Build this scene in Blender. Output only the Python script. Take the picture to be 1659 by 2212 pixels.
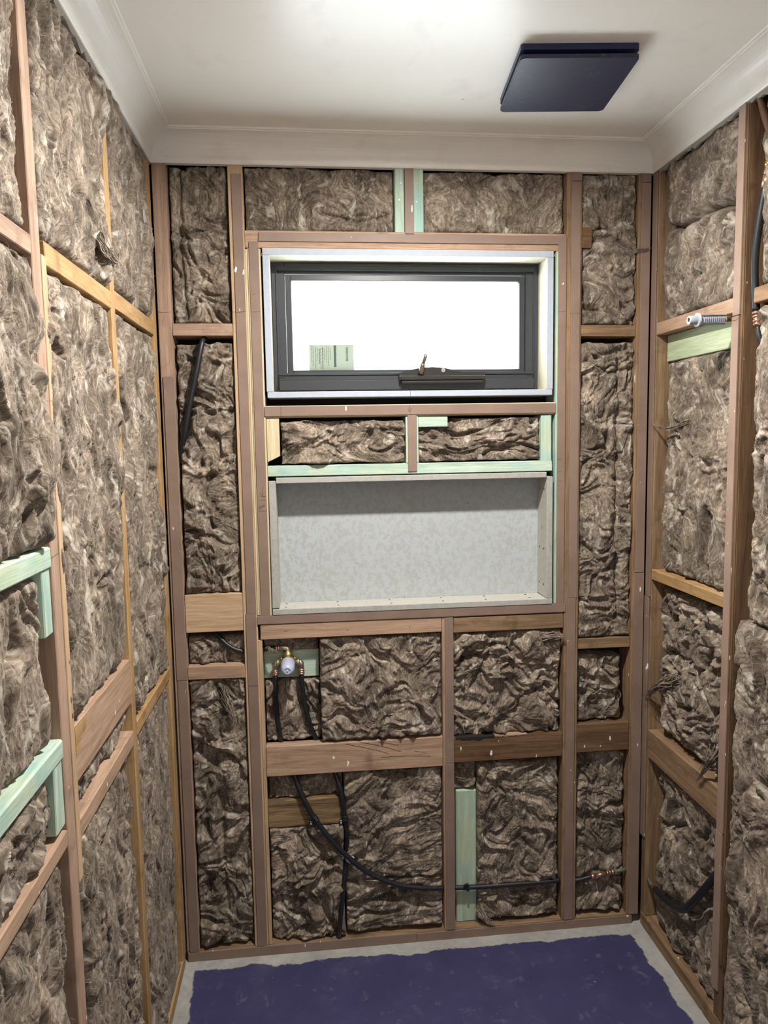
import bpy, bmesh, math, random
import numpy as np
from mathutils import Vector, Matrix

for o in list(bpy.data.objects): bpy.data.objects.remove(o)
S = bpy.context.scene
COL = S.collection
random.seed(4)
W = 1.424          # room width between stud faces
HC = 2.382         # ceiling height
ZT = 2.31          # underside of the cornice

# ------------------------------------------------------------------ camera
cam = bpy.data.cameras.new('camera'); co = bpy.data.objects.new('camera', cam); COL.objects.link(co)
S.camera = co
p, yw, rl = 0.09973712, 0.10291965, -0.01660755
fw = Vector((math.sin(yw)*math.cos(p), math.cos(yw)*math.cos(p), -math.sin(p)))
rt = Vector((math.cos(yw), -math.sin(yw), 0)); up = rt.cross(fw)
r2 = rt*math.cos(rl)+up*math.sin(rl); u2 = -rt*math.sin(rl)+up*math.cos(rl)
m = Matrix((r2, u2, -fw)).transposed().to_4x4(); m.translation = (0.404179, -2.096853, 1.556791)
co.matrix_world = m
cam.sensor_fit = 'HORIZONTAL'; cam.sensor_width = 36.0; cam.lens = 36.0*1568.256/1659.0
cam.clip_start = 0.02; cam.clip_end = 50

# ------------------------------------------------------------------ light, sky, exposure
S.view_settings.view_transform = 'Standard'; S.view_settings.look = 'None'
S.view_settings.gamma = 1.0; S.view_settings.use_curve_mapping = False
S.view_settings.exposure = 0.0
wd = bpy.data.worlds.new('sky'); S.world = wd; wd.use_nodes = True
wd.node_tree.nodes['Background'].inputs[0].default_value = (0.93, 0.97, 1.0, 1)
_nt = wd.node_tree; _bg = _nt.nodes['Background']; _bg.inputs[1].default_value = 1.0
_tc = _nt.nodes.new('ShaderNodeTexCoord'); _sx = _nt.nodes.new('ShaderNodeSeparateXYZ'); _nt.links.new(_tc.outputs['Generated'], _sx.inputs[0])
_mr = _nt.nodes.new('ShaderNodeMapRange'); _mr.inputs['From Min'].default_value = -.05; _mr.inputs['From Max'].default_value = .03
_mr.inputs['To Min'].default_value = 25.0; _mr.inputs['To Max'].default_value = 5.0      # sunlit paving below the horizon, overcast sky above
_nt.links.new(_sx.outputs['Z'], _mr.inputs['Value']); _nt.links.new(_mr.outputs[0], _bg.inputs[1])
LAMP = (0.68, -0.78, 2.345)
def area(name, loc, rot, size, power, col, shape='DISK', sy=None):
    l = bpy.data.lights.new(name, 'AREA'); l.shape = shape; l.size = size
    if sy: l.size_y = sy
    l.energy = power; l.color = col
    if shape == 'DISK': l.spread = math.radians(174)
    o = bpy.data.objects.new(name, l); COL.objects.link(o); o.location = loc; o.rotation_euler = rot
    return o
LAMP_POWER = 39.0
REAR_FILL_POWER = 5.0

# ------------------------------------------------------------------ materials
def newmat(name):
    m = bpy.data.materials.new(name); m.use_nodes = True
    nt = m.node_tree; return m, nt, nt.nodes['Principled BSDF']
def nd(nt, t, **kw):
    n = nt.nodes.new(t)
    for k, v in kw.items():
        if k in n.inputs.keys(): n.inputs[k].default_value = v
        else: setattr(n, k, v)
    return n
def ramp(nt, src, stops, interp='LINEAR'):
    r = nt.nodes.new('ShaderNodeValToRGB'); r.color_ramp.interpolation = interp
    e = r.color_ramp.elements
    while len(e) < len(stops): e.new(0.5)
    for i, (pp, c) in enumerate(stops):
        e[i].position = pp; e[i].color = (*c, 1) if len(c) == 3 else c
    nt.links.new(src, r.inputs[0]); return r.outputs[0]
def coords(nt, scale, rand=True, rot=(0, 0, 0)):
    tc = nt.nodes.new('ShaderNodeTexCoord'); mp = nt.nodes.new('ShaderNodeMapping')
    mp.inputs['Scale'].default_value = scale; mp.inputs['Rotation'].default_value = rot
    nt.links.new(tc.outputs['Object'], mp.inputs[0])
    if rand:
        oi = nt.nodes.new('ShaderNodeObjectInfo'); mu = nd(nt, 'ShaderNodeVectorMath', operation='SCALE')
        mu.inputs[0].default_value = (37, 21, 53); nt.links.new(oi.outputs['Random'], mu.inputs['Scale'])
        ad = nd(nt, 'ShaderNodeVectorMath', operation='ADD')
        nt.links.new(mp.outputs[0], ad.inputs[0]); nt.links.new(mu.outputs[0], ad.inputs[1]); return ad.outputs[0]
    return mp.outputs[0]
def noise(nt, vec, scale, detail=4, rough=.55, dist=0.0):
    n = nd(nt, 'ShaderNodeTexNoise', Scale=scale, Detail=detail, Roughness=rough, Distortion=dist)
    nt.links.new(vec, n.inputs['Vector']); return n.outputs['Fac']
def mix(nt, fac, a, b, mode='MIX'):
    n = nt.nodes.new('ShaderNodeMix'); n.data_type = 'RGBA'; n.blend_type = mode
    for sock, v in ((n.inputs[0], fac), (n.inputs[6], a), (n.inputs[7], b)):
        if hasattr(v, 'is_linked'): nt.links.new(v, sock)
        elif isinstance(v, (int, float)): sock.default_value = v
        else: sock.default_value = (*v, 1)
    return n.outputs[2]
def bump(nt, bs, h, strength, dist=.001):
    b = nd(nt, 'ShaderNodeBump', Strength=strength, Distance=dist)
    nt.links.new(h, b.inputs['Height']); nt.links.new(b.outputs[0], bs.inputs['Normal'])
def plain(name, c, rough=.5, metal=0., spec=.5):
    m, nt, b = newmat(name)
    b.inputs['Base Color'].default_value = (*c, 1); b.inputs['Roughness'].default_value = rough
    b.inputs['Metallic'].default_value = metal; b.inputs['Specular IOR Level'].default_value = spec
    v = coords(nt, (60, 60, 60)); f = noise(nt, v, 1, 3)
    nt.links.new(ramp(nt, f, [(.3, tuple(x*.95 for x in c)), (.7, tuple(min(1, x*1.04) for x in c))]), b.inputs['Base Color'])
    return m
def specks(nt, base, col=(.80, .80, .78), amount=.7, scale=55):
    v = coords(nt, (scale, scale, scale*.45))
    f = noise(nt, v, 1, 2, .4)
    mk = ramp(nt, f, [(amount, (0, 0, 0)), (amount+.015, (1, 1, 1))])
    return mix(nt, mk, base, col)
_w = {}
def wood(kind, axis):
    if (kind, axis) in _w: return _w[kind, axis]
    pal = {'hardwood': ((.27, .17, .115), (.40, .265, .18), (.48, .335, .235)),
           'pine': ((.36, .24, .14), (.49, .34, .21), (.56, .41, .27)),
           'orange': ((.29, .165, .070), (.40, .25, .115), (.47, .32, .165)),
           'old': ((.14, .085, .045), (.235, .15, .085), (.33, .22, .13)),
           'darkold': ((.075, .042, .022), (.14, .08, .042), (.20, .12, .065)),
           'pink': ((.26, .17, .125), (.37, .25, .18), (.44, .31, .23)),
           'pale': ((.48, .39, .23), (.58, .49, .32), (.64, .56, .39)),
           'green': ((.30, .42, .34), (.41, .53, .44), (.54, .63, .54)),
           'yellowgreen': ((.34, .41, .27), (.44, .51, .34), (.53, .59, .42)),
           'rotten': ((.045, .028, .015), (.20, .13, .065), (.34, .24, .13))}[kind]
    m, nt, b = newmat('timber_%s_%s' % (kind, axis))
    i = 'xyz'.index(axis)
    s = [55, 55, 55]; s[i] = 4.0
    f = noise(nt, coords(nt, s), 1, 5, .6, .9)
    s2 = [420, 420, 420]; s2[i] = 14
    g = noise(nt, coords(nt, s2), 1, 3, .6)
    c = ramp(nt, f, [(.28, pal[0]), (.5, pal[1]), (.72, pal[2])])
    gm = ramp(nt, g, [(.3, (.72, .72, .72)), (.62, (1.06, 1.06, 1.06))])
    c = mix(nt, .8, c, gm, 'MULTIPLY')
    if kind == 'green':
        bl = noise(nt, coords(nt, (9, 9, 9)), 1, 2)
        c = mix(nt, ramp(nt, bl, [(.45, (0, 0, 0)), (.75, (.6, .6, .6))]), c, (.50, .52, .27))
        bl = noise(nt, coords(nt, (7, 8, 6)), 1.7, 2)
        c = mix(nt, ramp(nt, bl, [(.5, (0, 0, 0)), (.8, (.7, .7, .7))]), c, (.22, .42, .42))
    if kind in ('old', 'darkold', 'hardwood', 'pink', 'orange'):
        st = noise(nt, coords(nt, (14, 14, 14)), 1, 4, .6)
        c = mix(nt, ramp(nt, st, [(.56, (0, 0, 0)), (.78, (.75, .75, .75))]), c, tuple(x*.55 for x in pal[0]))
        c = specks(nt, c, amount=.75 if kind != 'orange' else .78)
    nt.links.new(c, b.inputs['Base Color'])
    b.inputs['Roughness'].default_value = .72; b.inputs['Specular IOR Level'].default_value = .25
    bump(nt, b, g, .35 if kind != 'rotten' else 1., .0012)
    _w[kind, axis] = m; return m

def mat_strip(name='brown_hardboard', k=1.0):
    m, nt, b = newmat(name)
    f = noise(nt, coords(nt, (12, 12, 12)), 1, 4); g = noise(nt, coords(nt, (900, 900, 900)), 1, 2)
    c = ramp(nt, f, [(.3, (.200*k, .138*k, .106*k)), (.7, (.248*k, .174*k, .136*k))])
    c = mix(nt, .5, c, ramp(nt, g, [(.3, (.75, .75, .75)), (.7, (1.15, 1.15, 1.15))]), 'MULTIPLY')
    c = specks(nt, c, amount=.745, scale=65)
    nt.links.new(c, b.inputs['Base Color']); b.inputs['Roughness'].default_value = .55
    b.inputs['Specular IOR Level'].default_value = .35; bump(nt, b, g, .15, .0005)
    return m
STRIP = mat_strip(); STRIPB = mat_strip('brown_hardboard_lighter', 1.42)  # second one: same board colours scaled up, for one right wall stud

def mat_wool(name, along, ax=2):
    """brown glass wool: fibre streaks bent by a strong domain warp, with pale tufts"""
    m, nt, b = newmat(name)
    base = coords(nt, (1, 1, 1))
    def warp(vec, scale, amt, det=2.0):
        wn = nd(nt, 'ShaderNodeTexNoise', Scale=scale, Detail=det, Roughness=.5); nt.links.new(vec, wn.inputs['Vector'])
        sub = nd(nt, 'ShaderNodeVectorMath', operation='SUBTRACT'); sub.inputs[1].default_value = (.5, .5, .5)
        nt.links.new(wn.outputs['Color'], sub.inputs[0])
        sc = nd(nt, 'ShaderNodeVectorMath', operation='SCALE'); sc.inputs['Scale'].default_value = amt
        nt.links.new(sub.outputs[0], sc.inputs[0])
        ad = nd(nt, 'ShaderNodeVectorMath', operation='ADD'); nt.links.new(vec, ad.inputs[0]); nt.links.new(sc.outputs[0], ad.inputs[1])
        return ad.outputs[0]
    w = warp(warp(base, 7.0, .22), 26.0, .045)
    def mp(vec, s, al):
        n = nt.nodes.new('ShaderNodeMapping'); q = [s, s, s]; q[ax] = s*al
        n.inputs['Scale'].default_value = q; nt.links.new(vec, n.inputs[0]); return n.outputs[0]
    patch = noise(nt, mp(warp(base, 9.0, .12), 12, .7), 1, 3, .55)
    streak = noise(nt, mp(w, 110, along), 1, 4, .62)
    fine = noise(nt, mp(w, 520, along*.8), 1, 3, .62)
    tuft = noise(nt, mp(w, 34, min(1, along*2)), 1, 3, .6)
    at = nt.nodes.new('ShaderNodeAttribute'); at.attribute_name = 'fibre'
    c = ramp(nt, streak, [(.30, (.080, .060, .044)), (.5, (.158, .125, .096)), (.70, (.29, .242, .19))])
    c = mix(nt, .9, c, ramp(nt, patch, [(.32, (.50, .48, .46)), (.5, (.98, .98, .98)), (.68, (1.75, 1.75, 1.75))]), 'MULTIPLY')
    c = mix(nt, .75, c, ramp(nt, at.outputs['Fac'], [(.2, (.70, .69, .68)), (.5, (.98, .98, .98)), (.85, (1.4, 1.4, 1.4))]), 'MULTIPLY')
    c = mix(nt, .6, c, ramp(nt, fine, [(.3, (.62, .62, .62)), (.7, (1.4, 1.4, 1.4))]), 'MULTIPLY')
    c = mix(nt, ramp(nt, tuft, [(.55, (0, 0, 0)), (.70, (.9, .9, .9))]), c, (.48, .435, .37))
    nt.links.new(c, b.inputs['Base Color'])
    b.inputs['Roughness'].default_value = .8; b.inputs['Specular IOR Level'].default_value = .2
    b.inputs['Sheen Weight'].default_value = .2; b.inputs['Sheen Roughness'].default_value = .4
    b.inputs['Sheen Tint'].default_value = (.8, .7, .6, 1)
    hh = mix(nt, .3, streak, fine)
    bump(nt, b, hh, .7, .003)
    return m
WOOL = {'B': mat_wool('glass_wool_back', .22), 'L': mat_wool('glass_wool_left', .16), 'R': mat_wool('glass_wool_right', .18)}
FIB = plain('pale_glass_fibre', (.33, .28, .23), .6)

def mat_plaster():
    m, nt, b = newmat('painted_plaster')
    f = noise(nt, coords(nt, (2.2, 2.2, 2.2)), 1, 4); g = noise(nt, coords(nt, (60, 60, 60)), 1, 4)
    c = ramp(nt, f, [(.3, (.78, .75, .70)), (.7, (.84, .81, .765))])
    h = noise(nt, coords(nt, (9, 6, 9)), 1, 4, .6)
    c = mix(nt, ramp(nt, h, [(.57, (0, 0, 0)), (.72, (.35, .35, .35))]), c, (.66, .58, .53))
    sp = noise(nt, coords(nt, (26, 26, 26)), 1, 1)
    c = mix(nt, ramp(nt, sp, [(.835, (0, 0, 0)), (.85, (.7, .7, .7))]), c, (.25, .2, .17))
    nt.links.new(c, b.inputs['Base Color']); b.inputs['Roughness'].default_value = .32
    b.inputs['Specular IOR Level'].default_value = .35
    bump(nt, b, g, .06, .003); return m
PLASTER = mat_plaster()
DARK = plain('dark_wall_wrap', (.012, .012, .014), .8)
LINING = plain('plain_wall_lining', (.80, .79, .76), .8)
RAG = plain('torn_plasterboard_edge', (.24, .215, .185), .95)

def mat_floor():
    m, nt, b = newmat('floor_sheet_with_membrane')
    tc = nt.nodes.new('ShaderNodeTexCoord'); sp = nt.nodes.new('ShaderNodeSeparateXYZ')
    nt.links.new(tc.outputs['Object'], sp.inputs[0])
    e = noise(nt, coords(nt, (45, 45, 45), False), 1, 4, .6)
    e2 = noise(nt, coords(nt, (7, 7, 7), False), 1, 2)
    def M(op, a, bb):
        n = nd(nt, 'ShaderNodeMath', operation=op)
        for s, v in ((n.inputs[0], a), (n.inputs[1], bb)):
            if hasattr(v, 'is_linked'): nt.links.new(v, s)
            else: s.default_value = v
        return n.outputs[0]
    jit = M('ADD', M('MULTIPLY', M('SUBTRACT', e, .5), .022), M('MULTIPLY', M('SUBTRACT', e2, .5), .05))
    dx0 = M('SUBTRACT', sp.outputs[0], .036); dx1 = M('SUBTRACT', 1.378, sp.outputs[0])
    dy = M('SUBTRACT', -.046, sp.outputs[1])
    d = M('ADD', M('MINIMUM', M('MINIMUM', dx0, dx1), dy), jit)
    mask = ramp(nt, d, [(0, (0, 0, 0)), (.003, (1, 1, 1))])
    f = noise(nt, coords(nt, (6, 6, 6), False), 1, 6, .65); g = noise(nt, coords(nt, (500, 500, 500), False), 1, 2)
    blue = ramp(nt, f, [(.25, (.027, .024, .082)), (.55, (.037, .034, .104)), (.8, (.062, .060, .13))])
    sc = noise(nt, coords(nt, (22, 22, 22), False), 1, 5, .7, .6)
    blue = mix(nt, ramp(nt, sc, [(.58, (0, 0, 0)), (.76, (.4, .4, .4))]), blue, (.22, .22, .27))
    dt = noise(nt, coords(nt, (75, 75, 75), False), 1, 1)
    blue = mix(nt, ramp(nt, dt, [(.79, (0, 0, 0)), (.81, (.8, .8, .8))]), blue, (.45, .4, .6))
    grey = ramp(nt, f, [(.3, (.27, .265, .25)), (.7, (.42, .42, .40))])
    grey = mix(nt, .5, grey, ramp(nt, e, [(.3, (.7, .7, .7)), (.7, (1.15, 1.15, 1.15))]), 'MULTIPLY')
    c = mix(nt, mask, grey, blue)
    nt.links.new(c, b.inputs['Base Color']); b.inputs['Roughness'].default_value = .62
    hh = mix(nt, .5, g, sc); bump(nt, b, hh, .25, .001)
    return m
FLOOR = mat_floor()

CHAR = plain('charcoal_powder_coat', (.030, .033, .039), .36)
CHARD = plain('dark_slot_and_shade', (.008, .008, .009), .6)  # near-black for the channel slots and the painted shade under the winder
LINER = plain('white_primed_board_edge', (.37, .41, .47), .75)
CREAM = plain('cream_primed_board_face', (.50, .475, .37), .65)
WINDER = plain('black_winder_plastic', (.022, .021, .019), .28)
BRONZE = plain('bronze_winder_crank', (.20, .15, .125), .32, .7)
CHROME = plain('satin_chrome', (.7, .7, .68), .25, .9)
BRASS = plain('brass', (.52, .38, .13), .3, .9)
NICKEL = plain('dull_brass_fitting', (.60, .54, .43), .26, .9)
COPPER = plain('copper_ring', (.66, .38, .28), .3, .9)
RUBBER = plain('black_pipe_lagging', (.010, .011, .014), .42)
PIPEG = plain('grey_green_pipe', (.12, .13, .10), .5)
CABLE = plain('black_cable', (.012, .012, .015), .4)
GREYPL = plain('grey_plastic', (.29, .31, .36), .4)
GREYPLL = plain('light_grey_plastic_rim', (.55, .58, .63), .4)
PENCIL = plain('pencil_line', (.03, .02, .018), .7)
NAIL = plain('galvanised_nail_head', (.65, .66, .66), .3, .6)
OLDPIPE = plain('old_brown_copper_pipe', (.20, .115, .075), .35, .6)
PLUG = plain('dark_hole', (.01, .01, .01), .8)

def mat_capplastic():
    m, nt, b = newmat('milky_plastic')
    b.inputs['Base Color'].default_value = (.42, .46, .60, 1); b.inputs['Roughness'].default_value = .3
    b.inputs['Subsurface Weight'].default_value = .35; b.inputs['Subsurface Radius'].default_value = (.02, .02, .025)
    b.inputs['Subsurface Scale'].default_value = .5
    return m
MILKY = mat_capplastic()
def mat_cement(name, a, bb, spots):
    m, nt, b = newmat(name)
    f = noise(nt, coords(nt, (75, 75, 55)), 1, 8, .8)
    g = noise(nt, coords(nt, (70, 70, 70)), 1, 3, .7)
    big = noise(nt, coords(nt, (3, 3, 3)), 1, 2)
    c = ramp(nt, f, [(.49, a), (.53, bb)])
    c = mix(nt, ramp(nt, big, [(.35, (0, 0, 0)), (.65, (1, 1, 1))]), c, mix(nt, .5, c, a))
    if spots:
        s = noise(nt, coords(nt, (55, 55, 55)), 1, 2, .5)
        c = mix(nt, ramp(nt, s, [(.77, (0, 0, 0)), (.785, (.6, .6, .6))]), c, (.12, .12, .1))
    nt.links.new(c, b.inputs['Base Color']); b.inputs['Roughness'].default_value = .75
    bump(nt, b, g, .1, .001); return m
CEMB = mat_cement('cement_sheet_back', (.41, .445, .465), (.355, .37, .36), True)
CEMS = mat_cement('cement_sheet_edge', (.36, .355, .33), (.31, .305, .28), False)
CEMF = mat_cement('cement_sheet_side', (.45, .44, .39), (.40, .39, .35), True)
def mat_fan():
    m, nt, b = newmat('dusty_navy_black_plastic')
    f = noise(nt, coords(nt, (55, 75, 60)), 1, 7, .78, .8); k = noise(nt, coords(nt, (7, 7, 7)), 1, 2)
    mk = mix(nt, 1., ramp(nt, f, [(.54, (0, 0, 0)), (.70, (.42, .42, .42))]), ramp(nt, k, [(.42, (.12, .12, .12)), (.55, (1, 1, 1))]), 'MULTIPLY')
    c = mix(nt, mk, (.014, .017, .044), (.15, .16, .22))
    nt.links.new(c, b.inputs['Base Color']); b.inputs['Roughness'].default_value = .42
    return m
FANM = mat_fan()
FANB = plain('navy_fan_housing', (.012, .018, .075), .35)
def mat_pane():
    m = bpy.data.materials.new('frosted_glass'); m.use_nodes = True; nt = m.node_tree
    nt.nodes.remove(nt.nodes['Principled BSDF']); out = nt.nodes['Material Output']
    t = nd(nt, 'ShaderNodeBsdfTranslucent'); t.inputs[0].default_value = (.95, .97, .97, 1)
    tr = nd(nt, 'ShaderNodeBsdfTransparent'); tr.inputs[0].default_value = (.95, .98, .98, 1)
    g = nd(nt, 'ShaderNodeBsdfGlossy'); g.inputs['Roughness'].default_value = .2
    a = nt.nodes.new('ShaderNodeMixShader'); a.inputs[0].default_value = .65
    nt.links.new(t.outputs[0], a.inputs[1]); nt.links.new(tr.outputs[0], a.inputs[2])
    b = nt.nodes.new('ShaderNodeMixShader'); b.inputs[0].default_value = .04
    nt.links.new(a.outputs[0], b.inputs[1]); nt.links.new(g.outputs[0], b.inputs[2])
    nt.links.new(b.outputs[0], out.inputs[0]); return m
PANE = mat_pane()
def mat_paper(name, c):
    m = bpy.data.materials.new(name); m.use_nodes = True; nt = m.node_tree
    b = nt.nodes['Principled BSDF']; b.inputs['Base Color'].default_value = (*c, 1); b.inputs['Roughness'].default_value = .7
    t = nd(nt, 'ShaderNodeBsdfTranslucent'); t.inputs[0].default_value = (*c, 1)
    mx = nt.nodes.new('ShaderNodeMixShader'); mx.inputs[0].default_value = .5
    nt.links.new(b.outputs[0], mx.inputs[1]); nt.links.new(t.outputs[0], mx.inputs[2])
    nt.links.new(mx.outputs[0], nt.nodes['Material Output'].inputs[0]); return m
PAPER = mat_paper('sticker_paper', (.32, .35, .30)); INK = mat_paper('sticker_ink', (.17, .20, .17)); TEAL = mat_paper('sticker_teal', (.10, .19, .18))

# ------------------------------------------------------------------ object helpers
def put(o, parent=None, loc=None, **props):
    COL.objects.link(o)
    if loc is not None: o.location = loc
    if parent is not None: o.parent = parent
    for k, v in props.items():
        if v: o[k] = v
    return o
def obj(name, bm, mat, parent=None, origin=None, smooth=False, **props):
    """one mesh object; bm in world coordinates, origin becomes the object's location"""
    me = bpy.data.meshes.new(name)
    if parent is not None and origin is None: origin = Vector(parent['_o'])
    if origin is None:
        cs = [v.co for v in bm.verts]
        origin = Vector(((min(c.x for c in cs)+max(c.x for c in cs))/2, (min(c.y for c in cs)+max(c.y for c in cs))/2, min(c.z for c in cs)))
    origin = Vector(origin)
    for v in bm.verts: v.co -= origin
    bmesh.ops.recalc_face_normals(bm, faces=bm.faces)
    bm.to_mesh(me); bm.free()
    for mt in (mat if isinstance(mat, list) else [mat]): me.materials.append(mt)
    if smooth:
        for f in me.polygons: f.use_smooth = True
    o = bpy.data.objects.new(name, me)
    loc = origin if parent is None else origin-Vector(parent['_o'])
    put(o, parent, loc, **props); o['_o'] = tuple(origin)
    return o
def empty(name, loc, **props):
    o = bpy.data.objects.new(name, None); o.empty_display_size = .02; put(o, None, loc, **props); o['_o'] = tuple(loc); return o
def bx(x0, x1, y0, y1, z0, z1, bev=.0015, bm=None, seg=1, jit=0.):
    b = bmesh.new()
    x0, x1 = sorted((x0, x1)); y0, y1 = sorted((y0, y1)); z0, z1 = sorted((z0, z1))
    vs = [b.verts.new((x, y, z)) for x in (x0, x1) for y in (y0, y1) for z in (z0, z1)]
    for q in ((0, 1, 3, 2), (4, 6, 7, 5), (0, 4, 5, 1), (2, 3, 7, 6), (0, 2, 6, 4), (1, 5, 7, 3)):
        b.faces.new([vs[i] for i in q])
    if jit:
        for v in vs: v.co += Vector([random.uniform(-jit, jit) for _ in range(3)])
    bmesh.ops.recalc_face_normals(b, faces=b.faces)
    if bev: bmesh.ops.bevel(b, geom=b.edges[:], offset=bev, segments=seg, affect='EDGES', profile=.5)
    if bm is None: return b
    return merge(bm, b)
def merge(bm, b):
    mp = {}
    for v in b.verts: mp[v] = bm.verts.new(v.co)
    for f in b.faces:
        nf = bm.faces.new([mp[v] for v in f.verts]); nf.material_index = f.material_index; nf.smooth = f.smooth
    b.free(); return bm
def tube(pts, r, n=12, bm=None, cap=True, sub=0):
    P = [Vector(q) for q in pts]
    if sub:
        Q = []
        for i in range(len(P)-1):
            p0 = P[max(i-1, 0)]; p1 = P[i]; p2 = P[i+1]; p3 = P[min(i+2, len(P)-1)]
            for k in range(sub):
                t = k/sub
                Q.append(.5*((2*p1)+(-p0+p2)*t+(2*p0-5*p1+4*p2-p3)*t*t+(-p0+3*p1-3*p2+p3)*t**3))
        P = Q+[P[-1]]
    b = bm or bmesh.new(); rings = []; ref = None
    for i, q in enumerate(P):
        t = (P[min(i+1, len(P)-1)]-P[max(i-1, 0)]).normalized()
        if ref is None: ref = t.orthogonal().normalized()
        ref = (ref-t*ref.dot(t)).normalized(); bi = t.cross(ref)
        rr = r[min(i, len(r)-1)] if isinstance(r, (list, tuple)) else r
        rings.append([b.verts.new(q+(ref*math.cos(a)+bi*math.sin(a))*rr) for a in [2*math.pi*k/n for k in range(n)]])
    for a, c in zip(rings, rings[1:]):
        for k in range(n): f = b.faces.new((a[k], a[(k+1) % n], c[(k+1) % n], c[k])); f.smooth = True
    if cap: b.faces.new(rings[0][::-1]); b.faces.new(rings[-1])
    return b
def lathe(prof, org, axis, n=24, bm=None):
    """prof: list of (distance along axis, radius)"""
    org = Vector(org); ax = Vector(axis).normalized(); return _lathe(prof, org, ax, n, bm)
def _lathe(prof, org, ax, n, bm):
    b = bm or bmesh.new(); u = ax.orthogonal().normalized(); v = ax.cross(u); rings = []
    q = [(0, 0)]*0
    for i, (d, r) in enumerate(prof):
        q.append((d, r))
        if 0 < i < len(prof)-1:
            a1 = math.atan2(r-prof[i-1][1], d-prof[i-1][0]); a2 = math.atan2(prof[i+1][1]-r, prof[i+1][0]-d)
            if abs(a1-a2) > .7: q.append((d, r)); 
    for d, r in q:
        rings.append([b.verts.new(org+ax*d+(u*math.cos(a)+v*math.sin(a))*max(r, 1e-5)) for a in [2*math.pi*k/n for k in range(n)]])
    for (a, c), (qa, qc) in zip(zip(rings, rings[1:]), zip(q, q[1:])):
        if qa == qc: continue
        for k in range(n): f = b.faces.new((a[k], a[(k+1) % n], c[(k+1) % n], c[k])); f.smooth = True
    e0 = [b.verts.new(v_.co) for v_ in rings[0]]; e1 = [b.verts.new(v_.co) for v_ in rings[-1]]
    b.faces.new(e0[::-1]); b.faces.new(e1); return b
def stroke(bm, pts, w, normal, off=.0004):
    """a pen line lying on a face"""
    N = Vector(normal); P = [Vector(q)+N*off for q in pts]
    for a, c in zip(P, P[1:]):
        s = (c-a).cross(N).normalized()*w/2
        bm.faces.new([bm.verts.new(x) for x in (a-s, a+s, c+s, c-s)])
    return bm

# ------------------------------------------------------------------ structure
def struct(name, bm, mat, **k): return obj(name, bm, mat, kind='structure', **k)
YR = -2.75      # room continues behind the camera
struct('floor', bx(-.12, W+.12, YR-.1, .12, -.03, 0, 0), FLOOR, origin=(0, 0, 0))
struct('ceiling', bx(-.12, W+.12, YR-.1, .12, HC, HC+.02, 0), PLASTER, origin=(0, 0, 0))
struct('wall_left', bx(-.12, -.095, YR, .12, 0, HC, 0), DARK)
struct('wall_right', bx(W+.095, W+.12, YR, .12, 0, HC, 0), DARK)
WX0, WX1, WZ0, WZ1 = .294, 1.122, 1.678, 2.087     # reveal outer box
wb = bx(-.12, WX0+.012, .095, .12, 0, HC, 0); bx(WX1-.012, W+.12, .095, .12, 0, HC, 0, wb)
bx(WX0+.012, WX1-.012, .095, .12, 0, WZ0+.012, 0, wb); bx(WX0+.012, WX1-.012, .095, .12, WZ1-.012, HC, 0, wb)
struct('wall_back', wb, DARK)
struct('wall_front', bx(-.12, W+.12, YR-.1, YR, 0, HC, 0), LINING)
# lined stretches of the side walls behind the camera
struct('trim_1', bx(-.09, .012, YR, -1.62, 0, HC, 0), LINING, label='plain lined stretch of the left wall behind the viewpoint')
struct('trim_2', bx(W-.012, W+.09, YR, -1.32, 0, HC, 0), LINING, label='plain lined stretch of the right wall behind the viewpoint')

# cornice: cove profile mitred round three sides
prof = [(-.012, ZT-.001), (.004, ZT-.001), (.0065, ZT+.002), (.0075, ZT+.006)]
for k in range(11):
    a = math.pi*(1-.5*k/10)
    prof.append((.0615+.053*math.cos(a)+.0, ZT+.010+.0555*math.sin(a)))
prof += [(.0625, HC-.0045), (.067, HC-.004), (.0685, HC-.0005), (.0685, HC+.01), (-.012, HC+.01)]
def cornice(name, fn, lab):
    bm = bmesh.new(); a = [bm.verts.new(fn(q, z, 0)) for q, z in prof]; c = [bm.verts.new(fn(q, z, 1)) for q, z in prof]
    n = len(prof)
    for k in range(n): bm.faces.new((a[k], a[(k+1) % n], c[(k+1) % n], c[k]))
    bm.faces.new(a[::-1]); bm.faces.new(c)
    o = struct(name, bm, PLASTER, label=lab); return o
tb = cornice('trim_3', lambda q, z, e: (q if e == 0 else W-q, -q, z), 'white cove cornice above the back wall')
tl = cornice('trim_4', lambda q, z, e: (q, -q if e == 0 else -1.62, z), 'white cove cornice above the left wall')
tr_ = cornice('trim_5', lambda q, z, e: (W-q, -q if e == 0 else -1.32, z), 'white cove cornice above the right wall')
def ragged(par, x, y0, y1, s):
    bm = bmesh.new(); n = 90; rnd = random.Random(3 if s > 0 else 5)
    top, bot, bk = [], [], []
    for i in range(n+1):
        y = y0+(y1-y0)*i/n; d = rnd.uniform(.004, .011) if rnd.random() < .8 else rnd.uniform(.008, .017)
        top.append(bm.verts.new((x+s*.001, y, ZT-.0005))); bot.append(bm.verts.new((x-s*.002, y, ZT-d))); bk.append(bm.verts.new((x-s*.012, y, ZT-d*.8)))
    for i in range(n):
        bm.faces.new((top[i], top[i+1], bot[i+1], bot[i])); bm.faces.new((bot[i], bot[i+1], bk[i+1], bk[i]))
    obj('torn_edge', bm, RAG, par, label='ragged grey plasterboard edge')
ragged(tl, .0, -.005, -1.6, 1); ragged(tr_, W, -.005, -1.3, -1)

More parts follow.
